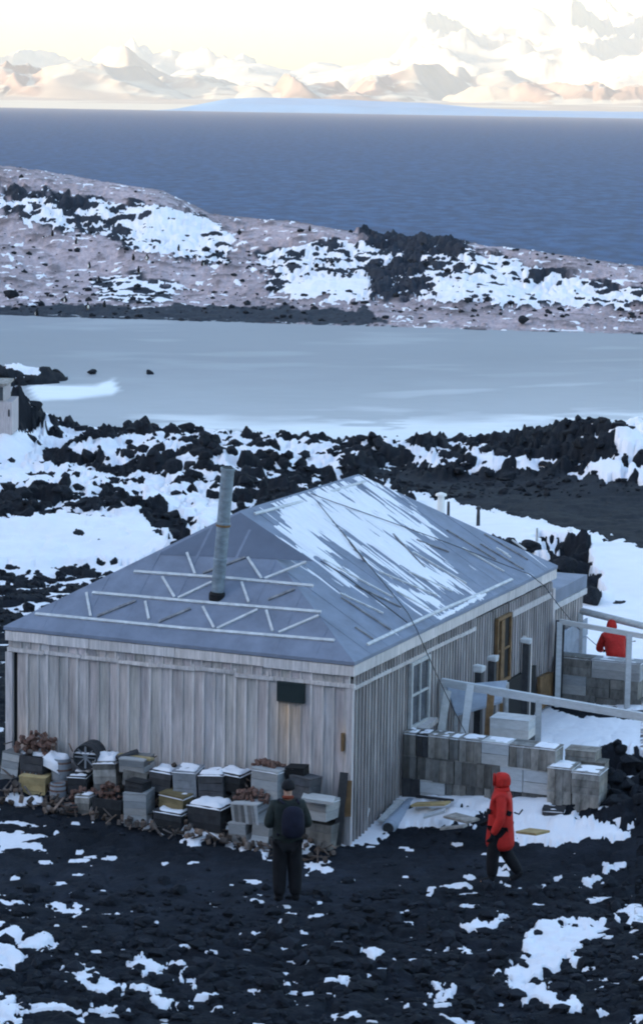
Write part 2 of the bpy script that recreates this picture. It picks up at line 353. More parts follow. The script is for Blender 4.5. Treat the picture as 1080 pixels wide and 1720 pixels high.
    put(L, FH, -.04, 3); put(A, FH, .20, 3); put(K, FH, 1, 2)
    put(K, [(-600, 516), (300, 512), (620, 520), (660, 545), (-600, 560)], 2, 6); put(L, [(-600, 514), (300, 512), (640, 516), (660, 545), (-600, 560)], -.2, 6)
    R1 = [(0, 310), (60, 318), (200, 340), (330, 355), (400, 400), (380, 440), (250, 425), (150, 395), (0, 360)]
    R2 = [(430, 430), (520, 405), (600, 400), (680, 370), (770, 400), (850, 435), (1000, 470), (1090, 490), (1090, 520), (850, 512), (620, 500), (450, 492)]
    for R in (R1, R2): put(L, R, .42, 8); put(A, R, .5, 10); put(K, R, .0, 12)
    put(L, [(150, 470), (230, 455), (300, 480), (290, 512), (160, 505)], .35, 8); put(K, [(150, 470), (230, 455), (300, 480), (290, 512), (160, 505)], .3, 8)
    put(L, [(-10, 470), (35, 468), (35, 500), (-10, 500)], .1, 5)
    for P, v, s in (([(180, 375), (260, 340), (350, 370), (390, 395), (330, 430), (240, 415)], .78, 7), ([(20, 335), (100, 325), (110, 345), (40, 360)], .8, 5),
                    ([(470, 485), (500, 465), (640, 462), (610, 498), (500, 498)], 1.1, 5), ([(720, 470), (800, 462), (930, 485), (1000, 490), (1085, 500), (1060, 512), (860, 512), (740, 500)], .8, 5),
                    ([(780, 425), (900, 455), (880, 470), (790, 445)], .8, 5), ([(600, 410), (625, 412), (620, 428), (600, 425)], .9, 4), ([(455, 440), (520, 445), (540, 470), (470, 475)], .5, 6)): put(L, P, v, s)
    for P in ([(600, 385), (680, 372), (760, 392), (790, 425), (700, 430), (610, 415)], [(610, 440), (700, 430), (720, 470), (690, 500), (620, 495)], [(0, 306), (40, 308), (50, 325), (0, 335)], [(60, 322), (130, 326), (160, 350), (90, 352)]):
        put(L, P, .12, 6); put(A, P, .9, 6)
    return L, A, K

def axis_px():
    a = np.linspace(-90, 1170, 720)
    th = np.arctan((a-540)/F)
    ex = np.radians(np.concatenate([np.linspace(-179.5, -60, 50), np.linspace(-58, -19.5, 60), np.linspace(-19, -7.0, 170)]))
    ex2 = np.radians(np.concatenate([np.linspace(7.0, 19, 170), np.linspace(19.5, 58, 60), np.linspace(60, 179.5, 50)]))
    return np.concatenate([ex, th, ex2])
th = axis_px()
py = np.concatenate([np.linspace(1790, 560, 640)])
r1 = H/np.tan(PITCH+(py-860)/F)
rr = np.concatenate([np.array([1, 3, 6, 10, 14, 18, 21, 24, 26]), np.linspace(27, r1[0]-.4, 14), r1, ])
rr = np.concatenate([rr, np.linspace(rr[-1]+.4, 215, 190), np.linspace(216, 290, 40), np.linspace(300, 480, 16)])
TH, RR = np.meshgrid(th, rr)
X = np.sin(TH)*RR; Y = np.cos(TH)*RR
B = base_h(X, Y)
PX, PY = project(X, Y, B)
behind = (Y < 5)
PX = np.where(behind, -900, PX); PY = np.where(behind, 2000, PY)
L, A, K = paint(PX, PY, X, Y)
OUT = (np.abs(PX-540) > 640) | (PY > 1800)
Ln = .25+.5*fbm(X*.08, Y*.08, 3, 77)
Lsoft = sst(600, 760, np.abs(PX-540)); far = (Y > 150)
L = np.where(far, L, L*(1-Lsoft)+Ln*Lsoft)
sz = np.interp(RR, [25, 45, 60, 100, 150, 220], [.30, .32, .85, .95, 1.2, 1.5])
# quantised cell sizes to keep lumps round
b = np.zeros_like(X)
for lo, hi, c, s in ((0, 52, .30, 100), (0, 52, .62, 120), (48, 130, .45, 140), (48, 130, 1.05, 150), (125, 999, .55, 160), (125, 999, 1.4, 170)):
    wgt = sst(lo-4, lo+4, RR)*(1-sst(hi-4, hi+4, RR)) if lo else 1-sst(hi-4, hi+4, RR)
    wx = X+(vnoise(X/c*1.3, Y/c*1.3, s+7)-.5)*c*.7; wy = Y+(vnoise(X/c*1.3, Y/c*1.3, s+8)-.5)*c*.7
    l = lumps(wx, wy, c, s)
    b = np.maximum(b, wgt*l*(.75 if c in (.30, .45, .55) else 1))
bd = fbm(X*3.2, Y*3.2, 4, 55); bd2 = fbm(X*11, Y*11, 3, 56)
rdg = ridged(X*2.1, Y*2.1, 4, 57)
b = np.clip(b*(.70+.45*bd+.3*rdg)+(bd-.5)*.3+.16*(bd2-.5), 0, 1.3)
# near the hut keep the ground calm so that nothing pierces the walls
lx, ly = w2h(X, Y)
inhut = sst(-.6, .1, ly)*sst(12.4, 11.8, ly)*sst(-6.8, -6.3, lx)*sst(.7, .1, lx)
A = A*(1-.9*inhut)
L = L+1.1*sst(.75, .79, fbm(X*2.2, Y*4.4, 3, 99)+.05*sst(33.5, 31, Y)-.03*sst(34, 36, Y))*(L > -.19)*sst(44, 40, Y)*(L < .1)+  .7*sst(.69, .75, fbm(X*1.2, Y*1.6, 3, 98))*far*(L > -.19)*(L < .1)
cb = np.where(Y < 150, .12+.5*sst(-.9, -.2, B)*sst(55, 65, Y), .3)
A = A*(1-.72*sst(.6, 1.0, L+.25*(fbm(X*.5, Y*.5, 3, 96)-.5))*sst(45, 55, RR))
rock = B+A*(b-cb)
sn = (fbm(X*.9, Y*.9, 4, 88)-.5)
nfar = .6*(fbm(X*.6, Y*.7, 4, 92)-.5)+.8*(fbm(X*1.6, Y*2.2, 4, 95)-.5); nmid = 1.25*(fbm(X*1.5, Y*1.5, 4, 91)-.5); nfg = fbm(X*3.1, Y*5.6, 5, 93)-.5
Lr = L+(.5*nmid*sst(38, 42, Y)+1.5*nfg*sst(42, 38, Y)*np.where(L > .9, .75, 1))*np.clip(np.abs(L)*4, .2, 1)*(1-far)+1.9*nfar*far*np.clip(L*3, .15, 1)
snow = B+A*(np.minimum(Lr, 1)+.12*np.maximum(Lr-1, 0)-cb)+sn*A*.35*np.clip(L, 0, 1)
snow = np.where(L < -.18, B-.9, snow)-inhut*.6*(lx < -.25)
# no snow on open pond from this sheet
KX = sst(.3, .7, K)*(1-sst(1.3, 1.7, K))*sst(140, 150, Y); KG = sst(1.3, 1.7, K)
pn = fbm(X*.25, Y*.12, 4, 66)[..., None]; fine = fbm(X*2.5, Y*2.5, 3, 67)[..., None]
lava = np.array([.013, .0155, .022])*(.6+.9*fine)
pink = np.array([.44, .365, .395])*(.62+.75*pn)*(.75+.5*fine)
grav = np.array([.022, .026, .035])*(.75+.5*fine)
path = sst(-40, 40, polysdf(PX, PY, [(-90, 1430), (500, 1450), (900, 1420), (1100, 1420), (700, 1480), (520, 1560), (200, 1560), (-90, 1500)]))[..., None]
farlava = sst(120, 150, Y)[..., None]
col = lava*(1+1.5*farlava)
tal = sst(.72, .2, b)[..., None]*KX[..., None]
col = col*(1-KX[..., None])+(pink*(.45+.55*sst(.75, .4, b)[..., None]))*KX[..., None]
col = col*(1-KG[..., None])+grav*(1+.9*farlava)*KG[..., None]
col = col*(1+path*.5)
mg = mat('volcanic_ground', (.8, .8, .8), .95, .25, 6, (1, 1, 1), .7, 18, spec=.12, attr='gcol', dist=.03)
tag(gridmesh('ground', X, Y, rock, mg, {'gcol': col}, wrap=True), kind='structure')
d = snow-rock
TT = np.interp(RR, [25, 38, 48, 60, 140, 160], [.03, .05, .18, .3, .3, .05]); TT = np.where((lx > .2) & (ly > 0), np.maximum(TT, .10), TT)
keep = (d > -.04) & (L > -.18) & (RR > 24) & (B > SEA_Z) & ((Y > 20) | (RR < 1))
tag(gridmesh('snow_cover', X, Y, np.where(d > 0, rock+TT*(1-np.exp(-d/TT)), snow), MT['snow'], {}, keep=keep), 'wind-packed white snow filling the hollows between the dark lava', 'snow', kind='stuff')
def ground_z(x, y):   # terrain height incl. relief, by nearest grid vertex
    t = math.atan2(x, y); r_ = math.hypot(x, y)
    j = int(np.argmin(np.abs(th-t))); i = int(np.argmin(np.abs(rr-r_))); return float(max(rock[i, j], snow[i, j] if keep[i, j] else -99))

# pond
gx = np.concatenate([np.linspace(-70, -22, 20), np.linspace(-21, 21, 180), np.linspace(22, 70, 20)]); gy = np.linspace(93, 166, 200)
GX, GY = np.meshgrid(gx, gy); QX, QY = project(GX, GY, np.full_like(GX, POND_Z))
fr = np.zeros_like(GX)
wob = (fbm(QX/160, QY/14, 4, 12)-.5)
fr = np.maximum(fr, .85*sst(676, 722, QY+wob*34+(QX-540)*.012)*sst(120, 330, QX+wob*120))
fr = fr*(1-.55*sst(.5, .62, fbm(QX/130+3, QY/7, 4, 15))*sst(745, 730, QY))
fr = np.maximum(fr, .30*sst(6, -6, np.abs(QY-(662-(QX-640)*.05))+wob*30)*sst(500, 700, QX))
fr = np.maximum(fr, .10*sst(.5, .75, fbm(QX/220, QY/11, 4, 13)))
fr = np.maximum(fr, .22*sst(600, 700, QY+wob*20))
sp1 = polysdf(QX, QY, [(48, 650), (60, 645), (160, 646), (190, 637), (203, 655), (190, 665), (120, 673), (66, 672), (52, 664)])
fr = np.maximum(fr, 1.0*sst(-5, 3, sp1+wob*10))
ic = np.array([.225, .236, .272]); wh = np.array([.78, .8, .84]); fr3 = fr[..., None]
tone = (.93+.14*fbm(QX/300, QY/30, 3, 19))[..., None]
pm = mat('lake_ice', (.97, .97, .97), .55, .05, .6, (1, 3, 1), .15, 6, spec=.25, attr='icol')
tag(gridmesh('frozen_lake', GX, GY, np.full_like(GX, POND_Z)+.02*sst(.6, 1, fr), pm, {'icol': ic*tone*(1-fr3)+wh*fr3}), kind='structure')

# sea
sea = MB(); sea.v = []; 
yy = np.concatenate([np.linspace(-800, 150, 6), np.geomspace(190, 27000, 60)]); xx = np.linspace(-15000, 15000, 80)
SX, SY = np.meshgrid(xx, yy)
sm = bpy.data.materials.new('sea_water'); sm.use_nodes = True; n_ = sm.node_tree; bs = n_.nodes['Principled BSDF']
tc = n_.nodes.new('ShaderNodeTexCoord'); mp = n_.nodes.new('ShaderNodeMapping'); mp.inputs['Scale'].default_value = (1, .35, 1)
n_.links.new(tc.outputs['Object'], mp.inputs[0])
no = n_.nodes.new('ShaderNodeTexNoise'); no.inputs['Scale'].default_value = .25; no.inputs['Detail'].default_value = 5; no.inputs['Roughness'].default_value = .6
n_.links.new(mp.outputs[0], no.inputs['Vector'])
cr = n_.nodes.new('ShaderNodeValToRGB'); e = cr.color_ramp.elements; e[0].position = .40; e[0].color = (.004, .022, .080, 1); e[1].position = .62; e[1].color = (.014, .052, .155, 1)
f2 = e.new(.78); f2.color = (.03, .07, .15, 1); f3 = e.new(.81); f3.color = (.5, .55, .6, 1)
n_.links.new(no.outputs['Fac'], cr.inputs[0]); n_.links.new(cr.outputs[0], bs.inputs['Base Color'])
bs.inputs['Roughness'].default_value = .6; bs.inputs['Specular IOR Level'].default_value = .06
bp = n_.nodes.new('ShaderNodeBump'); bp.inputs['Strength'].default_value = .8; bp.inputs['Distance'].default_value = .6
n_.links.new(no.outputs['Fac'], bp.inputs['Height']); n_.links.new(bp.outputs[0], bs.inputs['Normal'])
tag(gridmesh('sea', SX, SY, np.full_like(SX, SEA_Z), sm), kind='structure')

# mountains across the sound
mx_ = np.concatenate([np.linspace(-9000, -2700, 60), np.linspace(-2650, 2650, 620), np.linspace(2700, 9000, 60)])
my_ = np.concatenate([np.linspace(13300, 17500, 190), np.linspace(17550, 25500, 150)])
MX, MY = np.meshgrid(mx_, my_)
def pk(px, py_, D, wpx, k=1.0, sx=1.0):
    return (px, py_, D, wpx, k, sx)
wxn = (fbm(MX/900, MY/900, 4, 201)-.5)*700; wyn = (fbm(MX/900, MY/900, 4, 205)-.5)*700
mh = np.zeros_like(MX)
hz = lambda px: 172+(px/1080)*16      # tilted horizon
for px, pyy, D, wp in ((-60, 118, 15600, 90), (15, 112, 15700, 70), (55, 122, 15400, 60), (130, 112, 15300, 110), (215, 102, 17500, 90), (330, 118, 16200, 110), (400, 122, 15600, 80), (445, 112, 15700, 60), (495, 100, 15600, 55),
                       (560, 110, 15700, 60), (600, 118, 15500, 45), (655, 122, 16300, 50), (700, 112, 16900, 70), (740, 96, 17600, 60), (820, 88, 17800, 70), (868, 118, 15700, 50), (915, 97, 15700, 60), (962, 108, 15600, 60), (1010, 120, 15500, 60), (1075, 122, 16200, 90), (1160, 105, 16000, 90),
                       (1020, 16, 22500, 170), (965, 30, 22000, 100), (1090, 40, 22500, 130), (835, 24, 22500, 130), (760, 42, 22000, 120), (680, 30, 23000, 120), (610, 50, 22500, 130), (520, 45, 23000, 110), (440, 62, 22500, 150), (340, 78, 22500, 120), (260, 80, 22500, 110), (170, 66, 22500, 120), (90, 88, 22500, 140), (0, 92, 22500, 140), (-200, 60, 22000, 300), (1300, 40, 22000, 300)):
    x0 = (px-540)/F*D; hh = (hz(px)-pyy)/F*D+H; s_ = wp/F*D
    dd = np.hypot(MX+wxn-x0, (MY+wyn-D)*.38)/s_/1.25
    mh = np.maximum(mh, hh*np.clip(1.08-np.power(dd, 1.15)*.72, 0, 1.06))
rd = ridged(MX/1300, MY/1300, 6, 300)
sm_ = fbm(MX/2500, MY/2500, 4, 311)
amp = np.interp(MY, [13300, 14500, 16000, 19000, 24000], [0, 15, 110, 120, 140])
mh = mh*(.52+.75*rd)+amp*(.5*rd+.2*sm_)*.8
pied = np.interp(MY, [13300, 13500, 14200, 15000, 17000, 26000], [0, 9, 30, 62, 90, 120])*(.9+.3*fbm(MX/1400, MY/700, 3, 320))
mz = np.maximum(mh*sst(14200, 15600, MY), pied); mz = mz+18*(ridged(MX/260, MY/260, 4, 340)-.4)*sst(14600, 15800, MY)
pxm = 540+F*MX/MY
rkz = np.maximum(sst(425, 470, pxm)*sst(690, 610, pxm), np.maximum(sst(835, 875, pxm)*sst(1250, 1120, pxm), sst(75, 50, pxm)*sst(-200, -100, pxm)))*sst(14500, 15000, MY)*sst(17300, 16500, MY)
mz = mz+rkz*130*(ridged(MX/520+3, MY/1500, 5, 380)-.45)*sst(60, 140, mz)
gyz, gxz = np.gradient(mz); slope = np.hypot(gyz/np.gradient(MY, axis=0), gxz/np.gradient(MX, axis=1))
rk = sst(.20, .34, slope+.30*(fbm(MX/300, MY/500, 4, 350)-.5))*np.maximum(rkz, .0)+.5*sst(.3, .42, slope+.3*(fbm(MX/300, MY/500, 4, 351)-.5))*sst(19500, 17000, MY)
bare = sst(.54, .66, fbm(MX/900, MY/260, 5, 360)+.25*sst(15300, 14700, MY)*sst(13900, 14400, MY)-.12)*sst(13900, 14300, MY)*sst(17000, 15600, MY)
rk = np.clip(np.maximum(rk, bare*.55), 0, 1)[..., None]
mc = np.array([.47, .425, .355])*(1-rk)+np.array([.26, .19, .165])*rk*(.7+.6*fbm(MX/150, MY/150, 3, 370)[..., None])
mm = mat('snowy_mountains', (.95, .95, .95), .9, .05, .01, (1, 1, 1), 0, spec=.1, attr='mcol')
tag(gridmesh('mountains', MX, MY, mz+SEA_Z-1.5, mm, {'mcol': mc}), kind='structure')
# low glacier tongue in front of the range, base colour blue throughout
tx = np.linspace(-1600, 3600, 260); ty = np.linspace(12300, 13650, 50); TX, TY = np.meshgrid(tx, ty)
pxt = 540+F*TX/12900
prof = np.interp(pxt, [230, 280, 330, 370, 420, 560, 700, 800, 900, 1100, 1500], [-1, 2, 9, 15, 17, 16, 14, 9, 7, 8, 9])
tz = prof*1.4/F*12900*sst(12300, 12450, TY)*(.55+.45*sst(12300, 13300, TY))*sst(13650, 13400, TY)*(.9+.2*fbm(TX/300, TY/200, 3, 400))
gm = mat('blue_tongue', (.09, .22, .40), .7, .12, .004, (1, 1, 1), 0, spec=.1)
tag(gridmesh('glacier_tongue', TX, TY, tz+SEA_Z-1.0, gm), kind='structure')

exec_people = []

# haze
hb = MB(); hb.box(-15500, 15500, -2000, 28500, SEA_Z-1, 1150)
hm = bpy.data.materials.new('cold_air_haze'); hm.use_nodes = True; hn = hm.node_tree
hn.nodes.remove(hn.nodes['Principled BSDF']); pv = hn.nodes.new('ShaderNodeVolumePrincipled')
pv.inputs['Color'].default_value = (.97, .97, 1, 1); pv.inputs['Density'].default_value = 2.6e-5; pv.inputs['Anisotropy'].default_value = 0
hn.links.new(pv.outputs[0], hn.nodes['Material Output'].inputs['Volume'])
tag(hb.build('haze', hm), 'thin pale haze of cold air in front of the far mountains', 'haze', kind='stuff')

# ------------------------------------------------------------------ THE HUT
W_, LE, HE, HA, SH = 6.166, 10.018, 2.924, 4.735, 2.426
DIR = np.array
def hray(px, py):
    d = rayd(px, py); return (np.array([-(OX*XA[0]+OY*XA[1]), -(OX*U[0]+OY*U[1]), H]), np.array([d[0]*XA[0]+d[1]*XA[1], d[0]*U[0]+d[1]*U[1], d[2]]))
def hit(px, py, n, c, off=0):       # local point on plane n.p=c
    o, d = hray(px, py); n = np.array(n, float); nn = n/np.linalg.norm(n); cc = c/np.linalg.norm(n)+off
    return Vector(o+d*((cc-o@nn)/(d@nn)))
KF = (HA-HE)/SH; KS = (HA-HE)/(W_/2)
front = lambda px, py, off=0: hit(px, py, (0, -KF, 1), HE, off)
side = lambda px, py, off=0: hit(px, py, (KS, 0, 1), HE, off)
hut = thing('wooden_hut', 'long weathered grey timber hut with a felted hip roof half covered in snow', 'hut', (OX, OY, 0), -YAW)
rb = MB(); e_ = .012
rb.add([(-W_, 0, HE), (0, 0, HE), (0, LE, HE), (-W_, LE, HE), (-W_/2, SH, HA), (-W_/2, LE-SH, HA), (-W_, 0, HE-.055), (0, 0, HE-.055), (0, LE, HE-.055), (-W_, LE, HE-.055)],
       [(0, 1, 4), (1, 2, 5, 4), (2, 3, 5), (3, 0, 4, 5), (0, 6, 7, 1), (1, 7, 8, 2), (2, 8, 9, 3), (3, 9, 6, 0), (9, 8, 7, 6)])
roof = rb.build('roof', MT['felt'], hut)
# wall core
cb_ = MB(); cb_.box(-W_+.10, -.10, .10, LE-.10, -.3, HE-.06); cb_.build('wall_core', MT['black'], hut)
def boards(name, ax, a0, a1, wd, z0, z1, off, out, parent, stain=None, skip=(), batten=.04, tone=(.8, 1.15)):
    mb = MB(); a = a0; k = 0; nz = 10
    def strip(p0, p1, d0, d1, za, zb, base):
        vs = []; ts = []
        for i in range(nz+1):
            z = za+(zb-za)*i/nz
            for p, d_ in ((p0, d0), (p1, d0), (p1, d1), (p0, d1)):
                vs.append((p, d_, z) if ax == 'x' else (d_, p, z))
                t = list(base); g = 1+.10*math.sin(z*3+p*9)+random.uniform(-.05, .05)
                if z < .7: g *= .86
                t = [c*g for c in t]
                if stain:
                    q = stain(p, z); t = [t[0]*(1+.18*q), t[1]*(1-.12*q), t[2]*(1-.42*q)]
                ts.append(tuple(t))
        fs = []
        for i in range(nz):
            for j in range(4):
                j2 = (j+1) % 4; fs.append((i*4+j, i*4+j2, i*4+4+j2, i*4+4+j))
        fs += [(3, 2, 1, 0), (nz*4, nz*4+1, nz*4+2, nz*4+3)]
        kk = len(mb.v); mb.v += vs; mb.t += ts; mb.f += [tuple(i+kk for i in f) for f in fs]
    while a < a1-.02:
        w2 = min(wd*random.uniform(.92, 1.08), a1-a); g = random.uniform(*tone); c = (g*random.uniform(.97, 1.06), g, g*random.uniform(.96, 1.05))
        if k not in skip:
            strip(a+.006, a+w2-.006, off, off-out*.018*(1+random.uniform(-.3, .3)), z0+random.uniform(-.02, .02), z1, c)
        if batten and k not in skip:
            g2 = g*(random.uniform(.95, 1.25) if ax == 'x' else random.uniform(.92, 1.05)); strip(a+w2-batten/2, a+w2+batten/2, off, off-out*.045, z0, z1, (g2, g2, g2))
        a += w2; k += 1
    return mb.build(name, MT['wood'], parent)
PQ = [ply(467, 1143, .04), ply(513, 1148, .04), ply(513, 1182, .04)]
def stain(p, z):
    cx = (PQ[0][0]+PQ[1][0])/2; zt = PQ[2][2]
    q = math.exp(-((p-cx)/.25)**4)*(0 if z > zt+.1 else math.exp(-((zt-z)/.75)**2))*(.7+.5*math.sin(p*37))
    return max(q, .8*math.exp(-((p+.15)/.05)**2)*math.exp(-((z-1.65)/.2)**2), .35*math.exp(-((p+5.9)/.2)**2)*math.exp(-((z-1)/.5)**2))
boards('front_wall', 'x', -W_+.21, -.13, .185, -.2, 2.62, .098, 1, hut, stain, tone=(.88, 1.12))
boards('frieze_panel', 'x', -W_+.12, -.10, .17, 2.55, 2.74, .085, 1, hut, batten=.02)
boards('side_wall', 'y', .14, LE-.12, .135, -.2, 2.62, -.098, -1, hut, batten=.025, tone=(.6, .8))  # side wall and frieze toned darker: their weaker light is put into the colour
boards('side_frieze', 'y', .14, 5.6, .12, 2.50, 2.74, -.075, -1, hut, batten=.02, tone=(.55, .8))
tr = MB(); tr.tint = (1.25, 1.25, 1.27)
for i in range(8):
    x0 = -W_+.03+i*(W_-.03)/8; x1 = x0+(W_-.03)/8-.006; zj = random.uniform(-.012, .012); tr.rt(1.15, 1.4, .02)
    tr.box(x0, x1, .012, .06, 2.70+zj, 2.855, .004)
tr.build('fascia', MT['wood'], hut)
tr = MB()
for i in range(9):
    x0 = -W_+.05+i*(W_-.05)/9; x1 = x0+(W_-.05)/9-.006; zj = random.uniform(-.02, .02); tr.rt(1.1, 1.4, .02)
    tr.box(x0, x1, .025, .078, 2.51+zj, 2.57+zj, .006)
tr.build('wall_trim', MT['wood'], hut)
tr = MB()
for i in range(11):
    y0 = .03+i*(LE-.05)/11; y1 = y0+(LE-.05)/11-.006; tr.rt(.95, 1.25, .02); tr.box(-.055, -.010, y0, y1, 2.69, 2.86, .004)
tr.build('side_fascia', MT['wood'], hut)
tr = MB()
for i in range(7):
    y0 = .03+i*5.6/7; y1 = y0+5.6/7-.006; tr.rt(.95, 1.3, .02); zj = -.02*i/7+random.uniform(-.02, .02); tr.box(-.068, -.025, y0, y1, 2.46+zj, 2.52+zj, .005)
tr.build('side_trim', MT['wood'], hut)
tr = MB(); tr.tint = (1, 1, 1.02); tr.box(-.066, -.03, 7.6, 9.8, 2.34, 2.45); tr.build('side_trim', MT['wood'], hut)
for (x0, x1, y0, y1), nm in (((-W_+.02, -W_+.14, .03, .12), 'corner_post'), ((-.125, -.03, .03, .125), 'corner_post'), ((-.12, -.02, LE-.16, LE-.03), 'corner_post')):
    mb = MB(); mb.tint = (1.1, 1.08, 1.1); mb.box(x0, x1, y0, y1, -.2, 2.5, .004); mb.build(nm, MT['wood'], hut)
mb = MB(); mb.rt(.8, .9); mb.box(-W_+.08, -.1, LE-.1, LE-.05, -.2, 2.86); mb.box(-W_+.04, -W_+.1, .1, LE-.1, -.2, 2.86); mb.build('back_wall', MT['wood'], hut)
mb = MB(); x0, x1 = PQ[0][0], PQ[1][0]; mb.box(x0, x1, -.01, .055, PQ[2][2], PQ[0][2], .004); mb.build('shutter', MT['plaque'], hut, bevel=.006)
mb = MB(); mb.box(-.20, -.155, -.002, .06, 1.5, 1.78, .006); mb.build('hinge_stain', MT['ochre'], hut)
mb = MB(); P3 = [front(*q, .005) for q in ((262, 932), (400, 936), (527, 943), (404, 861))]; mb.add(P3, [(0, 1, 2, 3)]); MT['felt2'] = mat('bare_dark_felt', (.115, .135, .19), .7, .1, 2.2, (1, 1, 1), .3, 60, dist=.01); mb.build('bare_felt_patch', MT['felt2'], hut)
for i in range(1, 9):
    xs_ = -W_+i*W_/9; t_ = min(-xs_, W_+xs_)/(W_/2); p, q = Vector((xs_, .01, HE+.004)), Vector((xs_, SH*t_*.97, HE+(HA-HE)*t_*.97+.004))
    mb = MB(); mb.beam(p, q, .045, .010, up=(0, -KF, 1)); mb.build('felt_seam', MT['felt'], hut)
for i in range(1, 14):
    ys_ = i*LE/14; t_ = min(1, ys_/SH, (LE-ys_)/SH); p, q = Vector((-.01, ys_, HE+.004)), Vector((-W_/2*t_*.98, ys_, HE+(HA-HE)*t_*.98+.004))
    mb = MB(); mb.beam(p, q, .045, .010, up=(KS, 0, 1)); mb.build('felt_seam', MT['felt'], hut)
# battens on the roof
def strip_on(pl_, a, b, wd=.045, m=MT['wood2'], th=.03, name='roof_batten'):
    p, q = pl_(*a, .014), pl_(*b, .014)
    n = (0, -KF, 1) if pl_ is front else (KS, 0, 1)
    mb = MB(); mb.rt(.9, 1.1); mb.beam(p, q, wd, th, up=n); return mb.build(name, m, hut)
MT['snowwood'] = mat('frosted_batten', (.40, .40, .42), .8, .3, 7, (1, 1, 1), .2, 30, col2=(.66, .67, .70))
MT['darkbat'] = mat('felt_batten', (.10, .10, .12), .8, .3, 7, col2=(.30, .30, .32))
z5 = lambda X, Y: (X*.5926, 880+Y*.5926)
for a, b in (((100, 255), (520, 296)), ((520, 296), (948, 331)), ((262, 195), (580, 223)), ((580, 223), (910, 250)), ((380, 135), (640, 153)), ((640, 153), (888, 176))): strip_on(front, z5(*a), z5(*b), .05, MT['snowwood'])
for a, b, dk in (((245, 195), (257, 262), 0), ((275, 262), (385, 218), 1), ((412, 220), (422, 270), 0), ((450, 278), (540, 240), 1), ((575, 235), (607, 295), 0), ((615, 297), (730, 243), 0), ((755, 245), (773, 305), 0), ((790, 308), (903, 260), 0),
                 ((460, 150), (495, 208), 0), ((505, 210), (600, 165), 0), ((685, 165), (705, 222), 0), ((760, 215), (835, 185), 1), ((530, 82), (553, 142), 0), ((575, 140), (695, 95), 1), ((702, 95), (742, 155), 0), ((750, 155), (868, 108), 0)):
    strip_on(front, z5(*a), z5(*b), .042, MT['darkbat'] if dk else MT['snowwood'])
z1 = lambda X, Y: (400+X/3, 780+Y/3)
for a, b, dk in (((515, 650), (730, 750), 0), ((520, 670), (770, 835), 1), ((590, 820), (680, 880), 1), ((710, 540), (1000, 660), 0), ((590, 610), (820, 720), 1), ((430, 480), (780, 670), 0), ((800, 640), (960, 730), 0), ((860, 540), (1080, 640), 0), ((880, 440), (1150, 600), 0),
                 ((780, 350), (940, 520), 1), ((530, 350), (640, 490), 1), ((1050, 330), (1300, 480), 1), ((900, 380), (1060, 440), 1), ((1130, 420), (1340, 540), 0), ((1220, 400), (1440, 530), 1), ((1240, 350), (1460, 480), 1), ((1335, 445), (1375, 470), 0), ((1300, 420), (1360, 455), 0), ((1380, 380), (1450, 430), 0)):
    strip_on(side, z1(*a), z1(*b), .035, MT['darkbat'] if dk else MT['snowwood'], .025)
for a, b in (((617, 1083), (733, 1028)), ((733, 1028), (810, 996)), ((810, 996), (860, 973)), ((428, 863), (508, 842)), ((556, 826), (614, 808))): strip_on(side, a, b, .05, MT['snowwood'], .03)
# snow lying on the side slope
gy_, gm_ = np.meshgrid(np.linspace(.05, LE-.05, 420), np.linspace(.006, .985, 300))
lo, hi = SH*gm_, LE-SH*gm_
gyy = lo+(hi-lo)*(gy_/LE); sx_ = -gm_*W_/2; szz = HE+KS*gm_*W_/2
wx_, wy_ = OX+XA[0]*sx_+U[0]*gyy, OY+XA[1]*sx_+U[1]*gyy
qx, qy = project(wx_, wy_, szz)
dm = polysdf(qx, qy, [(506, 832), (560, 822), (596, 812), (625, 822), (665, 845), (700, 872), (712, 893), (702, 905), (722, 950), (742, 975), (735, 990), (690, 975), (640, 955), (600, 948), (560, 925), (525, 895), (512, 860)])
st = fbm((gyy+gm_*.5)*5.5, gm_*2.0, 4, 500); st2 = fbm((gyy-gm_*.4)*14, gm_*2.2+3, 3, 510)
cov = np.clip(dm/34, -2.2, 1.0)*.55+.25
fade = sst(.05, .5, gm_)
cov = cov+(st-.5)*3.0+(st2-.5)*1.9-.26
for P, v, s in (([(455, 885), (470, 880), (535, 930), (525, 938)], 1.2, 5), ([(472, 860), (500, 855), (560, 940), (590, 990), (575, 985), (530, 930), (490, 890)], .9, 8), ([(735, 1038), (745, 1040), (822, 997), (815, 992)], 1.6, 3),
                ([(725, 950), (790, 985), (860, 1030), (850, 1030), (760, 990)], .4, 6), ([(670, 985), (740, 1010), (735, 1018), (670, 992)], .5, 4), ([(625, 970), (690, 1000), (720, 1020), (700, 1018)], .4, 4), ([(690, 850), (715, 868), (728, 905), (712, 890)], .9, 5), ([(512, 838), (600, 810), (606, 816), (520, 846)], .5, 4)):
    cov = cov+v*sst(-s, s, polysdf(qx, qy, P))
cov = cov-1.4*sst(6, -2, polysdf(qx, qy, [(455, 872), (490, 850), (520, 850), (522, 872), (480, 880)])*-1)*0
dh = np.clip(cov*.020, -.03, .030)+.003*(st2-.5)
nrm = np.array([KS, 0, 1])/math.hypot(KS, 1)
g = gridmesh('roof_snow', sx_+nrm[0]*dh, gyy, szz+nrm[2]*dh, MT['snow'], {}, keep=dh > -.006); g.parent = hut; g['kind'] = 'stuff'
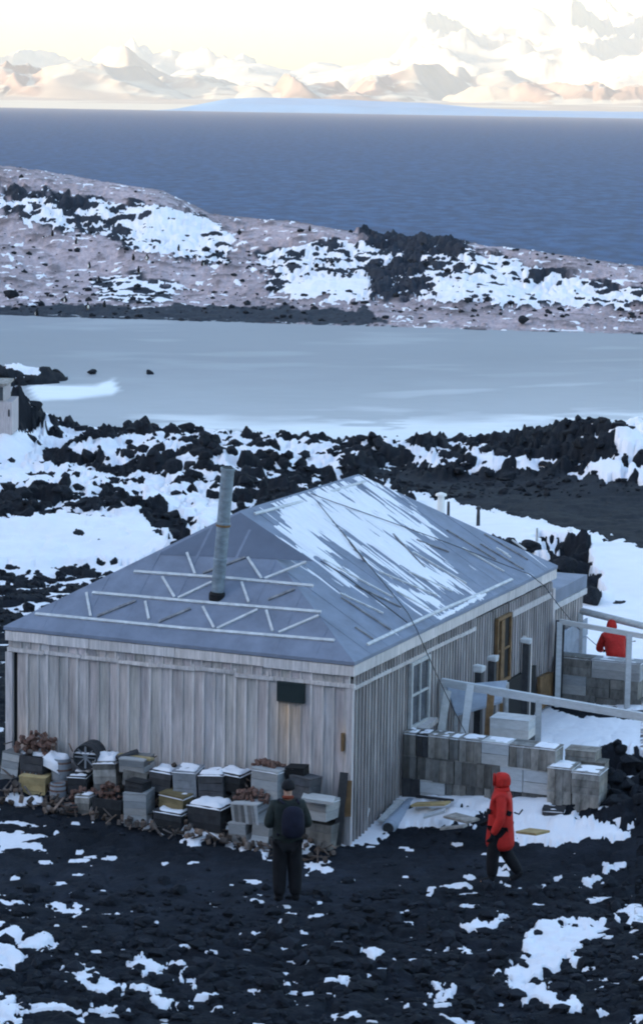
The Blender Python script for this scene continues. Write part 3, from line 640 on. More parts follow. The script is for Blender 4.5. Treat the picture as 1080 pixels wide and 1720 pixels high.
# flue
fb = front(365, 1000, 0); ft = Vector(ply(383, 786, fb.y))
fl = MB(); dirv = (ft-fb); Ln_ = dirv.length; Mx = dirv.to_track_quat('Z', 'Y').to_matrix().to_4x4(); Mx.translation = fb
prof = [(.105, -.15), (.105, .55), (.112, .56), (.112, .60), (.105, .61), (.105, 1.12), (.116, 1.13), (.116, 1.19), (.105, 1.2), (.105, Ln_-.05), (.118, Ln_-.045), (.118, Ln_)]
flue = fl.lathe(prof, 24, Mx).build('flue', MT['pipe'], hut, smooth=False)
mb = MB(); Mc = Mx.copy(); mb.lathe([(.119, 1.13), (.119, 1.165)], 24, Mc); mb.build('flue_band', MT['ochre'], flue)
mb = MB(); mb.lathe([(.13, -.12), (.135, .02), (.11, .06)], 24, Mx); mb.build('flue_collar', MT['black'], flue)
mb = MB(); mb.lathe([(.095, Ln_+.001), (.09, Ln_+.004)], 24, Mx); mb.build('flue_mouth', MT['black'], flue)
# guy cables over the roof
def cable(pts, label, r=.008):
    o = tube(pts, r, 'guy_cable', MT['cable']); return tag(o, label, 'cable')
def sagged(a, b, n=8, sag=.1):
    a, b = Vector(a), Vector(b); return [a.lerp(b, i/n)-Vector((0, 0, 1))*sag*4*(i/n)*(1-i/n) for i in range(1, n+1)]
sidew = lambda p: h2w(side(*p, .045))
c1 = [sidew(p) for p in ((522, 829), (560, 843), (600, 857), (665, 880), (720, 900), (760, 915), (830, 942), (890, 965), (915, 985))]
cable(c1+sagged(c1[-1], unp(1021, 1098, .5), sag=.12), 'dark guy cable crossing the upper snowy roof slope and ending by the crouching red figure')
c2 = [sidew(p) for p in ((533, 843), (555, 870), (577, 897), (620, 950), (655, 992), (685, 1030), (700, 1058))]
cable(c2+sagged(c2[-1], unp(832, 1318, .45), sag=.12), 'dark guy cable dropping from the near eave past the side window to the crate wall')
c3 = [sidew(p) for p in ((538, 942), (580, 968), (640, 1012), (684, 1046))]
cable(c3, 'short dark cable lying along the near end of the side roof slope', .009)

# windows, doorway on the side wall
def panel_x(p0, p1, x0, x1, name, m, parent):
    a = plx(*p0, x1); b_ = plx(*p1, x1); mb = MB(); mb.box(x0, x1, min(a[1], b_[1]), max(a[1], b_[1]), min(a[2], b_[2]), max(a[2], b_[2])); return mb.build(name, m, parent)
def window(y0, y1, z0, z1, m, fm, cols=2, rows=2, name='window'):
    mb = MB(); mb.box(-.06, -.025, y0, y1, z0, z1); g_ = mb.build(name, m, hut)
    fr = MB(); fr.tint = (1.1, 1.1, 1.15); t = .05
    fr.box(-.05, .012, y0-t, y0+.01, z0-t, z1+t); fr.box(-.05, .012, y1-.01, y1+t, z0-t, z1+t)
    fr.box(-.05, .009, y0+.012, y1-.012, z0-t, z0+.01); fr.box(-.05, .009, y0+.012, y1-.012, z1-.01, z1+t)
    for i in range(1, cols): yy_ = y0+(y1-y0)*i/cols; fr.box(-.03, .004, yy_-.018, yy_+.018, z0+.012, z1-.012)
    for i in range(1, rows): zz_ = z0+(z1-z0)*i/rows; fr.box(-.03, .001, y0+.012, y1-.012, zz_-.018, zz_+.018)
    fr.build('window_frame', fm, g_); return g_
w1 = window(2.52, 3.28, 1.38, 2.40, MT['glass'], MT['wood2'])
mb = MB(); mb.rt(1.1, 1.2); mb.beam((.06, 2.3, 1.22), (.06, 3.4, 1.33), .14, .08); mb.build('window_sill', MT['wood'], w1)
w2 = window(6.72, 7.38, 1.30, 2.42, MT['black'], MT['ochre'], 2, 2); 
mb = MB(); mb.box(-.02, .02, 6.85, 7.0, 1.32, 2.4); mb.build('curtain_board', MT['ochre'], w2)
dr = MB(); dr.box(-.06, .0, 7.35, 8.9, .1, 1.22); dr = dr.build('doorway', MT['black'], hut)
mb = MB(); mb.box(-.03, .02, 8.22, 8.42, 1.0, 1.78); mb.build('door_gap', MT['black'], dr)
mb = MB(); mb.rt(1, 1.1); mb.box(-.03, .03, 8.12, 8.2, .2, 1.9); mb.box(-.03, .03, 8.46, 8.54, .2, 1.8); mb.build('door_frame', MT['wood'], dr)
mb = MB(); mb.rt(); mb.box(-.02, .05, 9.05, 9.75, .35, .95, .03); mb.build('hatch_board', MT['ochre'], hut)
# porch beyond the far end
pr = thing('lean_to_porch', 'low grey boarded porch with a flat top at the far end of the hut', 'porch', tuple(h2w((0, LE+.01, 0))), -YAW)
boards('porch_wall', 'y', .05, 1.95, .15, -.2, 2.15, -.15, -1, pr, batten=.03)
mb = MB(); mb.box(-3.4, -.16, .02, 1.93, -.2, 2.15); mb.build('porch_core', MT['dark'], pr)
mb = MB(); mb.box(-3.5, -.06, .0, 2.05, 2.33, 2.42, .01); mb.box(-.12, -.06, .0, 2.05, 2.18, 2.34); mb.build('porch_roof', MT['felt'], pr)
mb = MB(); mb.rt(1.1, 1.2); mb.box(-.11, -.04, .0, 2.02, 2.06, 2.17); mb.build('porch_fascia', MT['wood'], pr)
mb = MB(); mb.rt(1.1, 1.2); mb.box(0, .05, .15, 1.85, 1.3, 1.62, .02); mb.box(0, .04, .2, 1.8, .9, 1.28, .02); mb.build('side_board', MT['tarp'], pr)

# ------------------------------------------------------------------ small builders
def snowcap(w, d, th, name='snow_cap', parent=None, z=0, n=12, seed=None, cover=1.):
    s = seed or random.randint(1, 9999); u = np.linspace(-.52, .52, n); UX, UY = np.meshgrid(u*w, u*d)
    ed = sst(.53, .36, np.abs(UX/w))*sst(.53, .36, np.abs(UY/d)); nn = fbm(UX*6+s, UY*6, 3, s)
    Z = z+th*(ed*(.2+1.4*nn)-.1*(1-ed))-(1-cover)*.6
    o = gridmesh(name, UX, UY, Z, MT['snow'], {}); o['kind'] = 'stuff'
    if parent: o.parent = parent
    return o
def make_crate(w, d, h, m, label, cat='crate', snow=0., open_=False, vert=False, loc=(0, 0, 0), rz=0, group=None, name='wooden_crate', n=None, tone=(.75, 1.2), fill=None, tilt=None):
    t = thing(name, label, cat, loc, rz, group)
    if tilt: t.rotation_euler = (tilt[0], tilt[1], rz)
    n = n or (max(2, round(w/.13)) if vert else max(2, round(h/.13))); mb = MB(); T = .02
    for sgn in (-1, 1):
        for i in range(n):
            mb.rt(*tone, .04)
            yb, yf = sorted((sgn*d/2, sgn*(d/2-T)))
            if vert: a = -w/2+w*i/n; mb.box(a+.003, a+w/n-.003, yb, yf, 0, h, .003)
            else: a = h*i/n; mb.box(-w/2, w/2, yb, yf, a+.003, a+h/n-.003, .003)
            xb, xf = sorted((sgn*(w/2-.003), sgn*(w/2-T-.003)))
            a = h*i/n; mb.box(xb, xf, -d/2+T+.002, d/2-T-.002, a+.003, a+h/n-.003, .002)
    mb.box(-w/2+T, w/2-T, -d/2+T, d/2-T, .004, .03)
    mb.build('case_sides', m, t)
    if open_:
        mb = MB(); mb.box(-w/2+T+.003, w/2-T-.003, -d/2+T+.003, d/2-T-.003, .035, h*.72); mb.build('contents', fill or MT['black'], t)
    else:
        mb = MB(); k = max(2, round(d/.16))
        for i in range(k): mb.rt(*tone, .04); a = -d/2+d*i/k; mb.box(-w/2-.006, w/2+.006, a+.002, a+d/k-.002, h+.002, h+.02, .002)
        mb.build('lid', m, t)
    if snow: snowcap(w*1.02, d*1.02, snow*.6, parent=t, z=h+(.012 if not open_ else -.01), n=16, cover=random.uniform(.95, .985))
    return t
def bottomat(px, ybot, plane, zmin=None):
    x, y, z = ply(px, ybot, plane); return x, y, z
def pile(kind, px, ybot, wpx, hpx, plane, label, m='crate', snow=0., depth=.42, jit=.17, **k):
    x, y, z = ply(px, ybot, plane); W0 = h2w((x, y+depth/2, z)); sc_ = F/(W0.y); w = wpx/sc_; h = hpx/sc_
    g = ground_z(*h2w((x, plane+.05, 0))[:2])
    z = z if z-g > .22 else min(z, g)-.03
    if z-g <= .22: h = h+max(0, (ply(px, ybot, plane)[2]-z))
    loc = h2w((x, y+depth/2, z)); rz = -YAW+random.uniform(-jit, jit)
    if kind == 'crate':
        k.setdefault('tone', (.35, 1.05)); k.setdefault('tilt', (random.uniform(-.11, .11), random.uniform(-.10, .10)))
        if m == 'palecrate': k['tone'] = (k['tone'][0]*.7, k['tone'][1]*.85)
        return make_crate(w*random.uniform(.93, 1.02), depth, h, MT[m], label, loc=loc, rz=rz, snow=snow, **k)
    if kind == 'barrel':
        t = thing('storage_barrel', label, 'barrel', loc, rz); mb = MB(); r = w/2
        mb.rt(); mb.lathe([(r*.86, 0), (r*.97, h*.2), (r, h*.5), (r*.97, h*.8), (r*.86, h), (r*.80, h), (r*.80, h-.03)], 22); mb.build('staves', MT[m], t, smooth=False)
        mb = MB()
        for q in (.12, .33, .67, .88): mb.lathe([(r*(.90+.11*math.sin(q*3.14)), h*q-.015), (r*(.90+.11*math.sin(q*3.14)), h*q+.015)], 22)
        mb.build('hoops', MT['rust'], t)
        if snow: snowcap(w*.8, w*.8, snow, parent=t, z=h-.01)
        return t
    if kind == 'heap':
        mb = MB(); n = k.get('n', 16)
        for i in range(n):
            r = random.uniform(.018, .038); hh = random.uniform(.04, .09); c = Vector((random.uniform(-.5, .5)*w, random.uniform(-.45, .45)*depth, 0))
            c.z = h*(1-abs(c.x/w)*.9)*random.uniform(0, .95)
            Mx = Matrix.Translation(c) @ Matrix.Rotation(random.uniform(-1.6, 1.6), 4, 'X') @ Matrix.Rotation(random.uniform(-1, 1), 4, 'Y'); mb.rt(.5, 1.3)
            mb.lathe([(r, 0), (r, hh)], 9, Mx)
        o = mb.build(k.get('name', 'rusty_tin_heap'), MT[m]); o.location = loc; o.rotation_euler = (0, 0, rz); tag(o, label, k.get('cat', 'tins'))
        if snow: s = snowcap(w*.8, depth*.8, snow, z=h*.45, cover=.75); s.parent = o
        return o
    if kind == 'drum':
        t = thing('lying_drum', label, 'drum', loc, rz); r = h/2; Mx = Matrix.Translation((0, depth/2, r)) @ Matrix.Rotation(math.pi/2, 4, 'X'); mb = MB()
        mb.lathe([(r, 0), (r, depth*.3), (r*1.04, depth*.32), (r, depth*.34), (r, depth*.66), (r*1.04, depth*.68), (r, depth*.7), (r, depth), (r*.9, depth), (r*.9, depth-.05)], 24, Mx); mb.build('drum_shell', MT[m], t)
        mb = MB()
        for i in range(4): a = i*math.pi/4; mb.beam((-r*.88*math.cos(a), -depth/2+.02, r-r*.88*math.sin(a)), (r*.88*math.cos(a), -depth/2+.02, r+r*.88*math.sin(a)), .03, .015)
        mb.build('drum_head', MT['tin'], t)
        if snow: snowcap(w*.8, depth, snow, parent=t, z=2*r-.02, cover=.8)
        return t
def plank(a, b, wd, th, m, label, name='loose_plank', up=(0, 0, 1), cat='plank'):
    mb = MB(); mb.rt(.8, 1.2); a, b = Vector(a), Vector(b); c = (a+b)/2; mb.beam(a-c, b-c, wd, th, up=up); o = mb.build(name, m); o.location = c; return tag(o, label, cat)

# ------------------------------------------------------------------ stores along the front wall
pile('crate', 12, 1345, 34, 26, -.62, 'dark crate with snowy lid at the far left foot of the front wall', 'dark', .05)
pile('crate', 11, 1295, 32, 28, -.60, 'pale grey crate at the far left end of the pile, beside the bottle crate', 'palecrate', .0)
pile('heap', 48, 1270, 62, 36, -.45, 'rusty heap of tins topping the left end of the stores pile under the corner', 'rust', .05, n=110, depth=.4)
bc = pile('crate', 52, 1306, 46, 35, -.62, 'open dark crate packed with bottles, directly under the rusty tin heap', 'dark', 0, open_=True, depth=.4, tone=(.8, 1.6))
for i in range(7):
    mb = MB(); mb.lathe([(.022, 0), (.022, .10), (.009, .13), (.009, .17)], 8); o = mb.build('bottle', MT['tin'] if i % 2 else MT['rust'], bc); o.location = (-.16+.053*i, -.22, .06)
pile('crate', 51, 1338, 50, 32, -.80, 'yellow stained crate with a white panel below the bottle crate', 'yellow', 0, depth=.35, tone=(.9, 1.3))
pile('barrel', 93, 1322, 36, 46, -.62, 'grey barrel under a slab of snow, left of the lying drum', 'tin', .0)
pile('barrel', 87, 1352, 30, 34, -.95, 'short grey cask standing in front of the snow-slabbed barrel', 'tin', .0)
o = snowcap(.40, .38, .12, 'snow_slab'); o.location = h2w(ply(93, 1280, -.40)); o.rotation_euler = (.35, .35, -YAW); tag(o, 'thick tilted slab of snow on the grey barrel beside the tin heap', 'snow')
pile('drum', 140, 1294, 50, 44, -.60, 'dark drum lying on its side with its spoked end showing', 'dark', .03)
pile('crate', 127, 1330, 36, 26, -.70, 'small dark crate with a thin snow lid below the lying drum', 'dark', .06)
pile('heap', 138, 1340, 50, 18, -.85, 'scatter of red-brown tins between the lying drum and the round cask', 'rust', .03, n=50, depth=.3)
pile('barrel', 109, 1386, 36, 34, -1.15, 'round black cask with snow at its foot, lowest at the left of the pile', 'dark', 0)
pile('crate', 137, 1372, 28, 34, -1.0, 'little pale box with a snowy top beside the round black cask', 'crate', .07, depth=.3)
pile('crate', 176, 1320, 42, 38, -.60, 'grey-brown crate under a pointed heap of snow', 'crate', .22, depth=.42)
pile('heap', 178, 1338, 50, 20, -.85, 'rusty tins with snow on top of the wide dark crate', 'rust', .05, n=60, depth=.3)
pile('crate', 176, 1370, 52, 30, -1.0, 'wide dark open crate between the pale box and the slatted crate', 'dark', 0, open_=True)
pile('crate', 220, 1298, 47, 22, -.60, 'pale grey flat-topped crate under the leaning boards', 'palecrate', 0)
pile('crate', 222, 1322, 45, 24, -.62, 'brownish crate beneath the pale crate that holds up the leaning boards', 'crate', 0, tone=(.5, .7))
plank(h2w(ply(200, 1268, -.35)), h2w(ply(256, 1276, -.45)), .10, .04, MT['yellow'], 'yellowish board slanting along the top of the pale crate against the wall')
plank(h2w(ply(198, 1274, -.5)), h2w(ply(232, 1262, -.3)), .12, .05, MT['dark'], 'short dark board propped on the pale crate beside the yellowish one')
pile('crate', 225, 1382, 42, 50, -1.05, 'tall slatted grey crate standing in front of the pile', 'palecrate', 0, tone=(.6, .9), n=5, jit=.15)
pile('crate', 224, 1333, 34, 17, -1.0, 'small black box on top of the tall slatted crate', 'dark', 0, depth=.3)
pile('crate', 266, 1334, 42, 36, -.60, 'dark crate topped by lumpy snow right of the leaning boards', 'dark', .14, tone=(1, 1.8))
pile('crate', 308, 1338, 44, 44, -.62, 'grey crate with a brown-flecked snow top, fourth from the right along the wall', 'tin', .06)
pile('crate', 352, 1344, 44, 40, -.62, 'dark crate under broken snow lumps, directly left of the big pale crate', 'dark', .14, tone=(1, 1.8))
pile('crate', 288, 1362, 50, 26, -.85, 'straw-yellow crate with a snowy lid in the middle of the pile', 'yellow', .05, tone=(.4, .6))
pile('crate', 278, 1392, 52, 26, -1.1, 'low black crate with a snow-covered top right of the slatted crate', 'dark', .08)
pile('crate', 345, 1388, 66, 34, -.95, 'wide black crate buried in snow left of the striped crate', 'dark', .13)
pile('heap', 330, 1360, 60, 18, -.75, 'clutter of dark tins and snow above the wide buried crate', 'rust', .08, n=60, depth=.3)
pile('crate', 415, 1384, 56, 34, -.95, 'light wooden crate with vertical staves left of the figure in dark clothes', 'palecrate', 0, vert=True, n=8)
pile('crate', 400, 1414, 33, 29, -1.0, 'pale block-like crate at the lower left under the striped crate', 'palecrate', 0, n=2)
pile('crate', 433, 1416, 31, 29, -1.0, 'pale block-like crate beside the dark-clad figure, under the striped crate', 'palecrate', 0, n=2)
pile('heap', 418, 1352, 58, 24, -.85, 'rusty tins heaped on the striped light crate', 'rust', .0, n=80, depth=.35)
pile('crate', 446, 1344, 56, 50, -.60, 'big pale crate against the wall with a snowy rim and rusty lid', 'palecrate', .05, tone=(.8, 1))
pile('heap', 446, 1293, 48, 11, -.45, 'thin layer of rusty tins on the big pale crate against the wall', 'rust', 0, n=50, depth=.25)
pile('crate', 382, 1330, 50, 30, -.50, 'low dark crate against the wall under a long ragged strip of snow', 'dark', .10)
pile('crate', 500, 1346, 40, 37, -.60, 'dark grey crate behind the head of the figure in dark clothes', 'dark', 0, tone=(1.3, 2.2))
pile('crate', 493, 1310, 34, 18, -.45, 'black flat box on the dark grey crate under the shutter', 'black', 0, depth=.3)
pile('crate', 470, 1400, 50, 50, -.60, 'grey weathered crate mostly hidden behind the figure in dark clothes', 'crate', 0)
pile('crate', 533, 1380, 42, 32, -.62, 'pale square crate under a flat snow-covered board near the hut corner', 'palecrate', .05, tone=(.8, 1))
sb_ = plank(h2w(ply(508, 1338, -.7)), h2w(ply(562, 1346, -.55)), .38, .05, MT['palecrate'], 'flat board white with snow on the pale crate near the hut corner')
pile('crate', 533, 1424, 50, 40, -.62, 'open brown slatted crate at the foot of the wall near the corner', 'crate', 0, open_=True, tone=(.3, .6), n=3)
plank(h2w(ply(566, 1420, -.35)), h2w(ply(578, 1298, -.08)), .13, .05, MT['dark'], 'tall black board leaning against the wall at the near hut corner', up=(0, 1, 0))
plank(h2w(ply(584, 1372, -.08)), h2w(ply(586, 1312, -.06)), .10, .05, MT['ochre'], 'short rusty yellow board fixed on the near hut corner', up=(0, 1, 0))
plank(unp(8, 1352, .25), unp(72, 1358, .25), .3, .05, MT['snow'], 'long low board white with snow in front of the yellow stained crate')

mb = MB()
for i in range(520):
    px = random.uniform(0, 560); pl_ = random.uniform(-1.25, -.12); yb_ = 1352+px*.115+(-pl_-.1)*26
    x, y, _z = ply(px, yb_, pl_); hw = h2w((x, y, 0)); zg = ground_z(hw.x, hw.y)+random.choice((.0, .02, .04, .1, .3, .5) if pl_ > -.45 else (.0, .01, .03, .06))
    q = random.random(); mb.rt(.3, 1.7, .12)
    if q < .5:
        r = random.uniform(.025, .05); Mx = Matrix.Translation((hw.x, hw.y, zg+r*.5)) @ Matrix.Rotation(random.uniform(0, 6), 4, 'Z') @ Matrix.Rotation(random.uniform(-1.6, 1.6), 4, 'X'); mb.lathe([(r, 0), (r, random.uniform(.05, .12))], 8, Mx)
    else:
        a = random.uniform(0, 3.14); l = random.uniform(.04, .17); dz = random.uniform(-.08, .12); mb.beam((hw.x-l*math.cos(a), hw.y-l*math.sin(a), zg+.02), (hw.x+l*math.cos(a), hw.y+l*math.sin(a), zg+.03+dz), random.uniform(.015, .04), .012)
MT['debris'] = mat('rusty_brown_litter', (.05, .036, .03), .85, .6, 9, attr='tint', col2=(.17, .13, .115))
tag(mb.build('store_litter', MT['debris']), 'litter of small rusted tins and splintered wood strewn among the stores', 'litter', kind='stuff')
# ------------------------------------------------------------------ crate wall and yard on the right
ords = ['first', 'second', 'third', 'fourth', 'fifth', 'sixth', 'seventh', 'eighth', 'ninth']
rows = [('bottom', .20, .38, [.30, .42, .34, .30, .34, .26, .30, .26]), ('middle', .595, .37, [.22, .26, .34, .36, .36, .36, .50]), ('top', .98, .36, [.22, .20, .36, .16, .38, .46, .36, .42])]
for rn, z0, hh, ws in rows:
    x = -.02; s = sum(ws); nn = len(ws)
    for i, wv in enumerate(ws):
        w = wv*2.60/s; pale = (rn, i) in (('top', 5), ('middle', 6), ('middle', 5), ('bottom', 1)); dk = (rn, i) in (('top', 1), ('bottom', 5), ('bottom', 0))
        col_ = 'pale' if pale else 'dark hollow' if dk else 'weathered grey'
        tn = (.9, 1.05) if pale else (1, 1.6) if dk else ((.30, .80) if rn != 'top' else (.5, 1.0))
        lab = f"{col_} crate, {ords[i]} from the hut in the {rn} row of the crate wall"
        yj = random.uniform(-.03, .03)
        make_crate(w-.012, .40, hh, MT['palecrate' if pale else 'dark' if dk else 'crate'], lab, loc=h2w((x+w/2, 2.2+.2+yj, z0)), rz=-YAW+random.uniform(-.03, .03), vert=not pale, tone=tn, snow=.045 if rn == 'top' else 0, group='crates stacked as the yard wall', n=None if not pale else 2)
        x += w
for i, (x, w, z0, hh, rn, yy_) in enumerate(((2.50, .40, .38, .34, 'lower', 2.02), (2.92, .44, .38, .34, 'lower', 2.0), (2.49, .40, .735, .36, 'upper', 2.03), (2.90, .46, .735, .34, 'upper', 2.0))):
    make_crate(w-.01, .5, hh, MT['crate'], f"grey crate at the right end of the crate wall, {rn} row, {'beside the gap' if i % 2 == 0 else 'on the outer corner'}", loc=h2w((x+w/2, yy_+.25, z0)), rz=-YAW+random.uniform(-.06, .06), vert=i != 3, tone=(.65, 1.1), snow=.05 if i > 1 else 0, group='crates stacked as the yard wall')
make_crate(.5, .4, .16, MT['crate'], 'flat grey lid-like crate lying behind the end of the crate wall', loc=h2w((2.75, 3.1, 1.02)), rz=-YAW+.05, tone=(.6, .9))
make_crate(.42, .35, .72, MT['crate'], 'brown tall crate supporting the flat one behind the crate wall', loc=h2w((2.95, 3.05, .3)), rz=-YAW+.1, tone=(.5, .8))
# white case on a dark one
make_crate(.64, .45, .85, MT['dark'], 'dark case carrying the white case inside the yard', loc=h2w((1.36, 3.62, .28)), rz=-YAW, tone=(1, 2))
make_crate(.66, .46, .30, MT['palecrate'], 'clean whitish case standing just behind the crate wall', loc=h2w((1.37, 3.62, 1.155)), rz=-YAW+.04, tone=(1.05, 1.2), n=2)
def beamthing(name, label, cat, a, b, w, t, m, posts=()):
    th_ = thing(name, label, cat, tuple(h2w(a))); o = Vector(h2w(a))
    mb = MB(); mb.rt(.95, 1.05); mb.beam(Vector((0, 0, 0)), h2w(b)-o, w, t); mb.build('top_rail', m, th_)
    for p in posts:
        mb = MB(); mb.rt(.85, 1.05); q = h2w(p); mb.beam(Vector((q.x, q.y, .1))-o, q-o, .10, .10); mb.build('post', m, th_)
    return th_
ry = 3.9
A0 = ply(742, 1146, ry); A1 = ply(1130, 1213, ry); P1 = ply(905, 1176, ry)
beamthing('yard_rail', 'long whitish timber rail on posts running out from the hut above the crate wall', 'rail', A0, A1, .09, .13, MT['palecrate'], (( A0[0]+.03, ry, A0[2]), (P1[0], ry, P1[2])))
B0 = ply(940, 1044, 9.7); B1 = ply(1068, 1066, 9.7)
beamthing('yard_rail', 'thin pale rail across the far yard in front of the crouching red figure', 'rail', B0, ply(1120, 1076, 9.7), .06, .09, MT['palecrate'], ((ply(1057, 1070, 9.7)[0], 9.7, B1[2]), (B0[0], 9.7, B0[2]-.02)))
C0 = ply(975, 1026, 11.4); C1 = ply(1130, 1064, 11.4)
o = tag(tube([h2w(C0), h2w(C1)], .07, 'timber_pole', MT['wood2']), 'thick round grey pole above the crouching red figure', 'pole')
for q in (C0, C1):
    mb = MB(); hw = h2w(q); mb.beam((0, 0, .0), (0, 0, hw.z-.05), .1, .1); p_ = mb.build('pole_support', MT['wood2']); p_.location = (hw.x, hw.y, 0); p_.parent = o; p_.matrix_parent_inverse = o.matrix_world.inverted()
# back wall of cases
zz = .25; k = 0
for rn, z0, hh, ws in (('lowest', .12, .36, [.8, .9]), ('middle', .485, .36, [.62, .45, .55]), ('top', .85, .34, [.7, .95])):
    x = .02
    for i, wv in enumerate(ws):
        w = wv; pale = (rn, i) in (('middle', 0), ('top', 1))
        make_crate(w-.015, .4, hh, MT['palecrate' if pale else 'crate'], f"{'pale' if pale else 'grey'} case, {ords[i]} from the hut in the {rn} row of the far yard wall", loc=h2w((x+w/2, 10.2, z0)), rz=-YAW+random.uniform(-.02, .02), tone=(.6, .8) if pale else (.45, .75), n=2, snow=.04 if rn == 'top' else 0, group='cases stacked as the far yard wall'); x += w
# capped posts beside the hut wall
for (px, pt, pb, x, lab) in ((805, 1118, 1172, .35, 'short dark post with a white snow cap, nearest of three beside the side wall'), (827, 1102, 1180, .45, 'dark post with a white snow cap below the broken window'), (885, 1072, 1180, .45, 'tall dark post with a white cap in front of the dark doorway')):
    p = plx(px, pt, x); t = thing('capped_post', lab, 'post', tuple(h2w((p[0], p[1], .2))), -YAW)
    mb = MB(); mb.box(-.06, .06, -.06, .06, 0, p[2]-.2-.1); mb.build('post_shaft', MT['dark'], t)
    mb = MB(); mb.box(-.085, .085, -.085, .085, p[2]-.298, p[2]-.2, .02); mb.build('post_cap', MT['palecrate'], t, bevel=.02)
# pale sheet on a frame
cs = [h2w(ply(*q)) for q in ((750, 1152, 4.3), (852, 1143, 4.8), (842, 1178, 4.5), (766, 1200, 4.0))]
c0 = sum(cs, Vector())/4; t = thing('sheet_table', 'pale blue snow-dusted sheet on rough props between the rail and the hut', 'table', tuple(c0))
mb = MB(); dn = Vector((0, 0, -.04)); mb.add([v-c0 for v in cs]+[v-c0+dn for v in cs], [(3, 2, 1, 0), (4, 5, 6, 7), (0, 1, 5, 4), (1, 2, 6, 5), (2, 3, 7, 6), (3, 0, 4, 7)]); mb.build('sheet_top', MT['tarp'], t)
for v in cs: mb = MB(); mb.beam(v-c0+dn, Vector((v.x, v.y, .2))-c0, .06, .06); mb.build('leg', MT['ochre'] if v is cs[2] else MT['wood2'], t)
for i, (a, b, lab) in enumerate((((770, 1240, 3.2), (790, 1150, 3.6), 'pale board leaning behind the crate wall below the rail end'), ((815, 1215, 3.3), (825, 1160, 3.9), 'brown board leaning beside the white case'), ((727, 1228, 2.9), (752, 1160, 3.4), 'grey board leaning on the hut under the side window'))):
    pa, pb = ply(*a), ply(*b); plank(h2w((pa[0], pa[1], .25)), h2w(pb), .12, .03, MT[('palecrate', 'ochre', 'wood2')[i]], lab)
for i in range(5):
    make_crate(.36, .3, .34, MT['crate'], f"grey crate between the hut and the white case, {ords[i]} from the hut wall", loc=h2w((.28+.2*i, 3.2+.55*(i % 2), .3+.36*(i % 2))), rz=-YAW+random.uniform(-.2, .2), tone=(.5, .9), snow=.05)
plank(h2w((.12, 9.86, .2)), h2w((.12, 9.9, 1.9)), .16, .14, MT['dark'], 'dark upright timber at the far corner of the side wall', up=(0, 1, 0), name='dark_upright')
# wreckage in the corner between hut and crate wall
def gz(px, py, z=.1): v = unp(px, py, z); return ground_z(v[0], v[1])
p, q = unp(652, 1392, .12), unp(690, 1352, .2)
t = thing('metal_cylinder', 'blue-grey metal cylinder lying in snow between the hut and the crate wall', 'cylinder', tuple(p))
mb = MB(); dv = Vector(q)-Vector(p); Mx = dv.to_track_quat('Z', 'Y').to_matrix().to_4x4(); mb.lathe([(.10, 0), (.115, .02), (.115, dv.length*.5), (.122, dv.length*.52), (.115, dv.length*.54), (.115, dv.length), (.05, dv.length+.03)], 20, Mx); cy = mb.build('shell', MT['tarp'], t)
mb = MB(); mb.lathe([(.09, -.004), (.088, -.012)], 18, Mx); mb.build('end_opening', MT['dark'], t)
for a, b, w, m, lab in (((695, 1352), (752, 1350), .22, 'yellow', 'yellowish board lying in the snow beside the blue-grey cylinder'), ((640, 1380), (672, 1345), .12, 'wood2', 'grey plank propped against the blue-grey cylinder'), ((712, 1372), (748, 1362), .2, 'palecrate', 'pale broken case side lying beyond the yellowish board'),
                     ((755, 1370), (795, 1380), .3, 'crate', 'flat grey board half under snow left of the red-parka walker'), ((742, 1392), (782, 1388), .14, 'crate', 'grey plank end sticking out of the snow left of the walker'), ((878, 1396), (912, 1400), .3, 'yellow', 'ochre board on the snow in front of the end of the crate wall'), ((700, 1338), (760, 1345), .06, 'dark', 'dark pole lying along the foot of the crate wall')):
    za, zb = gz(*a)+.05, gz(*b)+.07; plank(unp(*a, za), unp(*b, zb), w, .035, MT[m], lab)
make_crate(.34, .3, .18, MT['dark'], 'dark snow-topped box at the foot of the outer crates', loc=tuple(unp(930, 1378, .32)), rz=-.2, snow=.05)
make_crate(.30, .3, .16, MT['dark'], 'small black box in the snow between the walker and the dark box', loc=tuple(unp(902, 1366, .3)), rz=-.5, snow=.05)
plank(unp(610, 1390, .1), unp(620, 1345, .5), .08, .03, MT['snow'], 'upright snow-plastered board beside the side wall near the corner', up=(0, 1, 0))
plank(unp(1068, 1282, .3), unp(1100, 1286, .3), .3, .12, MT['yellow'], 'pale brown board stack at the right edge of the yard')
plank(unp(985, 1208, .3), unp(1075, 1228, .35), .10, .06, MT['dark'], 'dark driftwood beam lying on the snow beneath the long rail')

# ------------------------------------------------------------------ rocks
def rockmesh(seed, sub=3):
    bm = bmesh.new(); bmesh.ops.create_icosphere(bm, subdivisions=sub, radius=1)
    co = np.array([v.co for v in bm.verts]); s = seed*13.7
    n = fbm(co[:, 0]*1.3+s, co[:, 1]*1.3+co[:, 2]*1.1, 3, seed)+fbm(co[:, 1]*1.5+s, co[:, 2]*1.5+7, 3, seed+3); n2 = fbm(co[:, 0]*4+s, co[:, 2]*4+co[:, 1]*3, 3, seed+9)
    for v, a, b_ in zip(bm.verts, n, n2): v.co *= .55+.35*a+.35*b_
    rs = random.Random(seed)
    for _ in range(12):
        pn_ = Vector((rs.gauss(0, 1), rs.gauss(0, 1), rs.gauss(0, 1))).normalized(); dd_ = rs.uniform(.50, .85)
        for v in bm.verts:
            e_ = v.co.dot(pn_)-dd_
            if e_ > 0: v.co -= pn_*e_*.92
    me = bpy.data.meshes.new('boulder'); bm.to_mesh(me); bm.free(); me.materials.append(MT['lava']); return me
RM = [rockmesh(i+1) for i in range(7)]
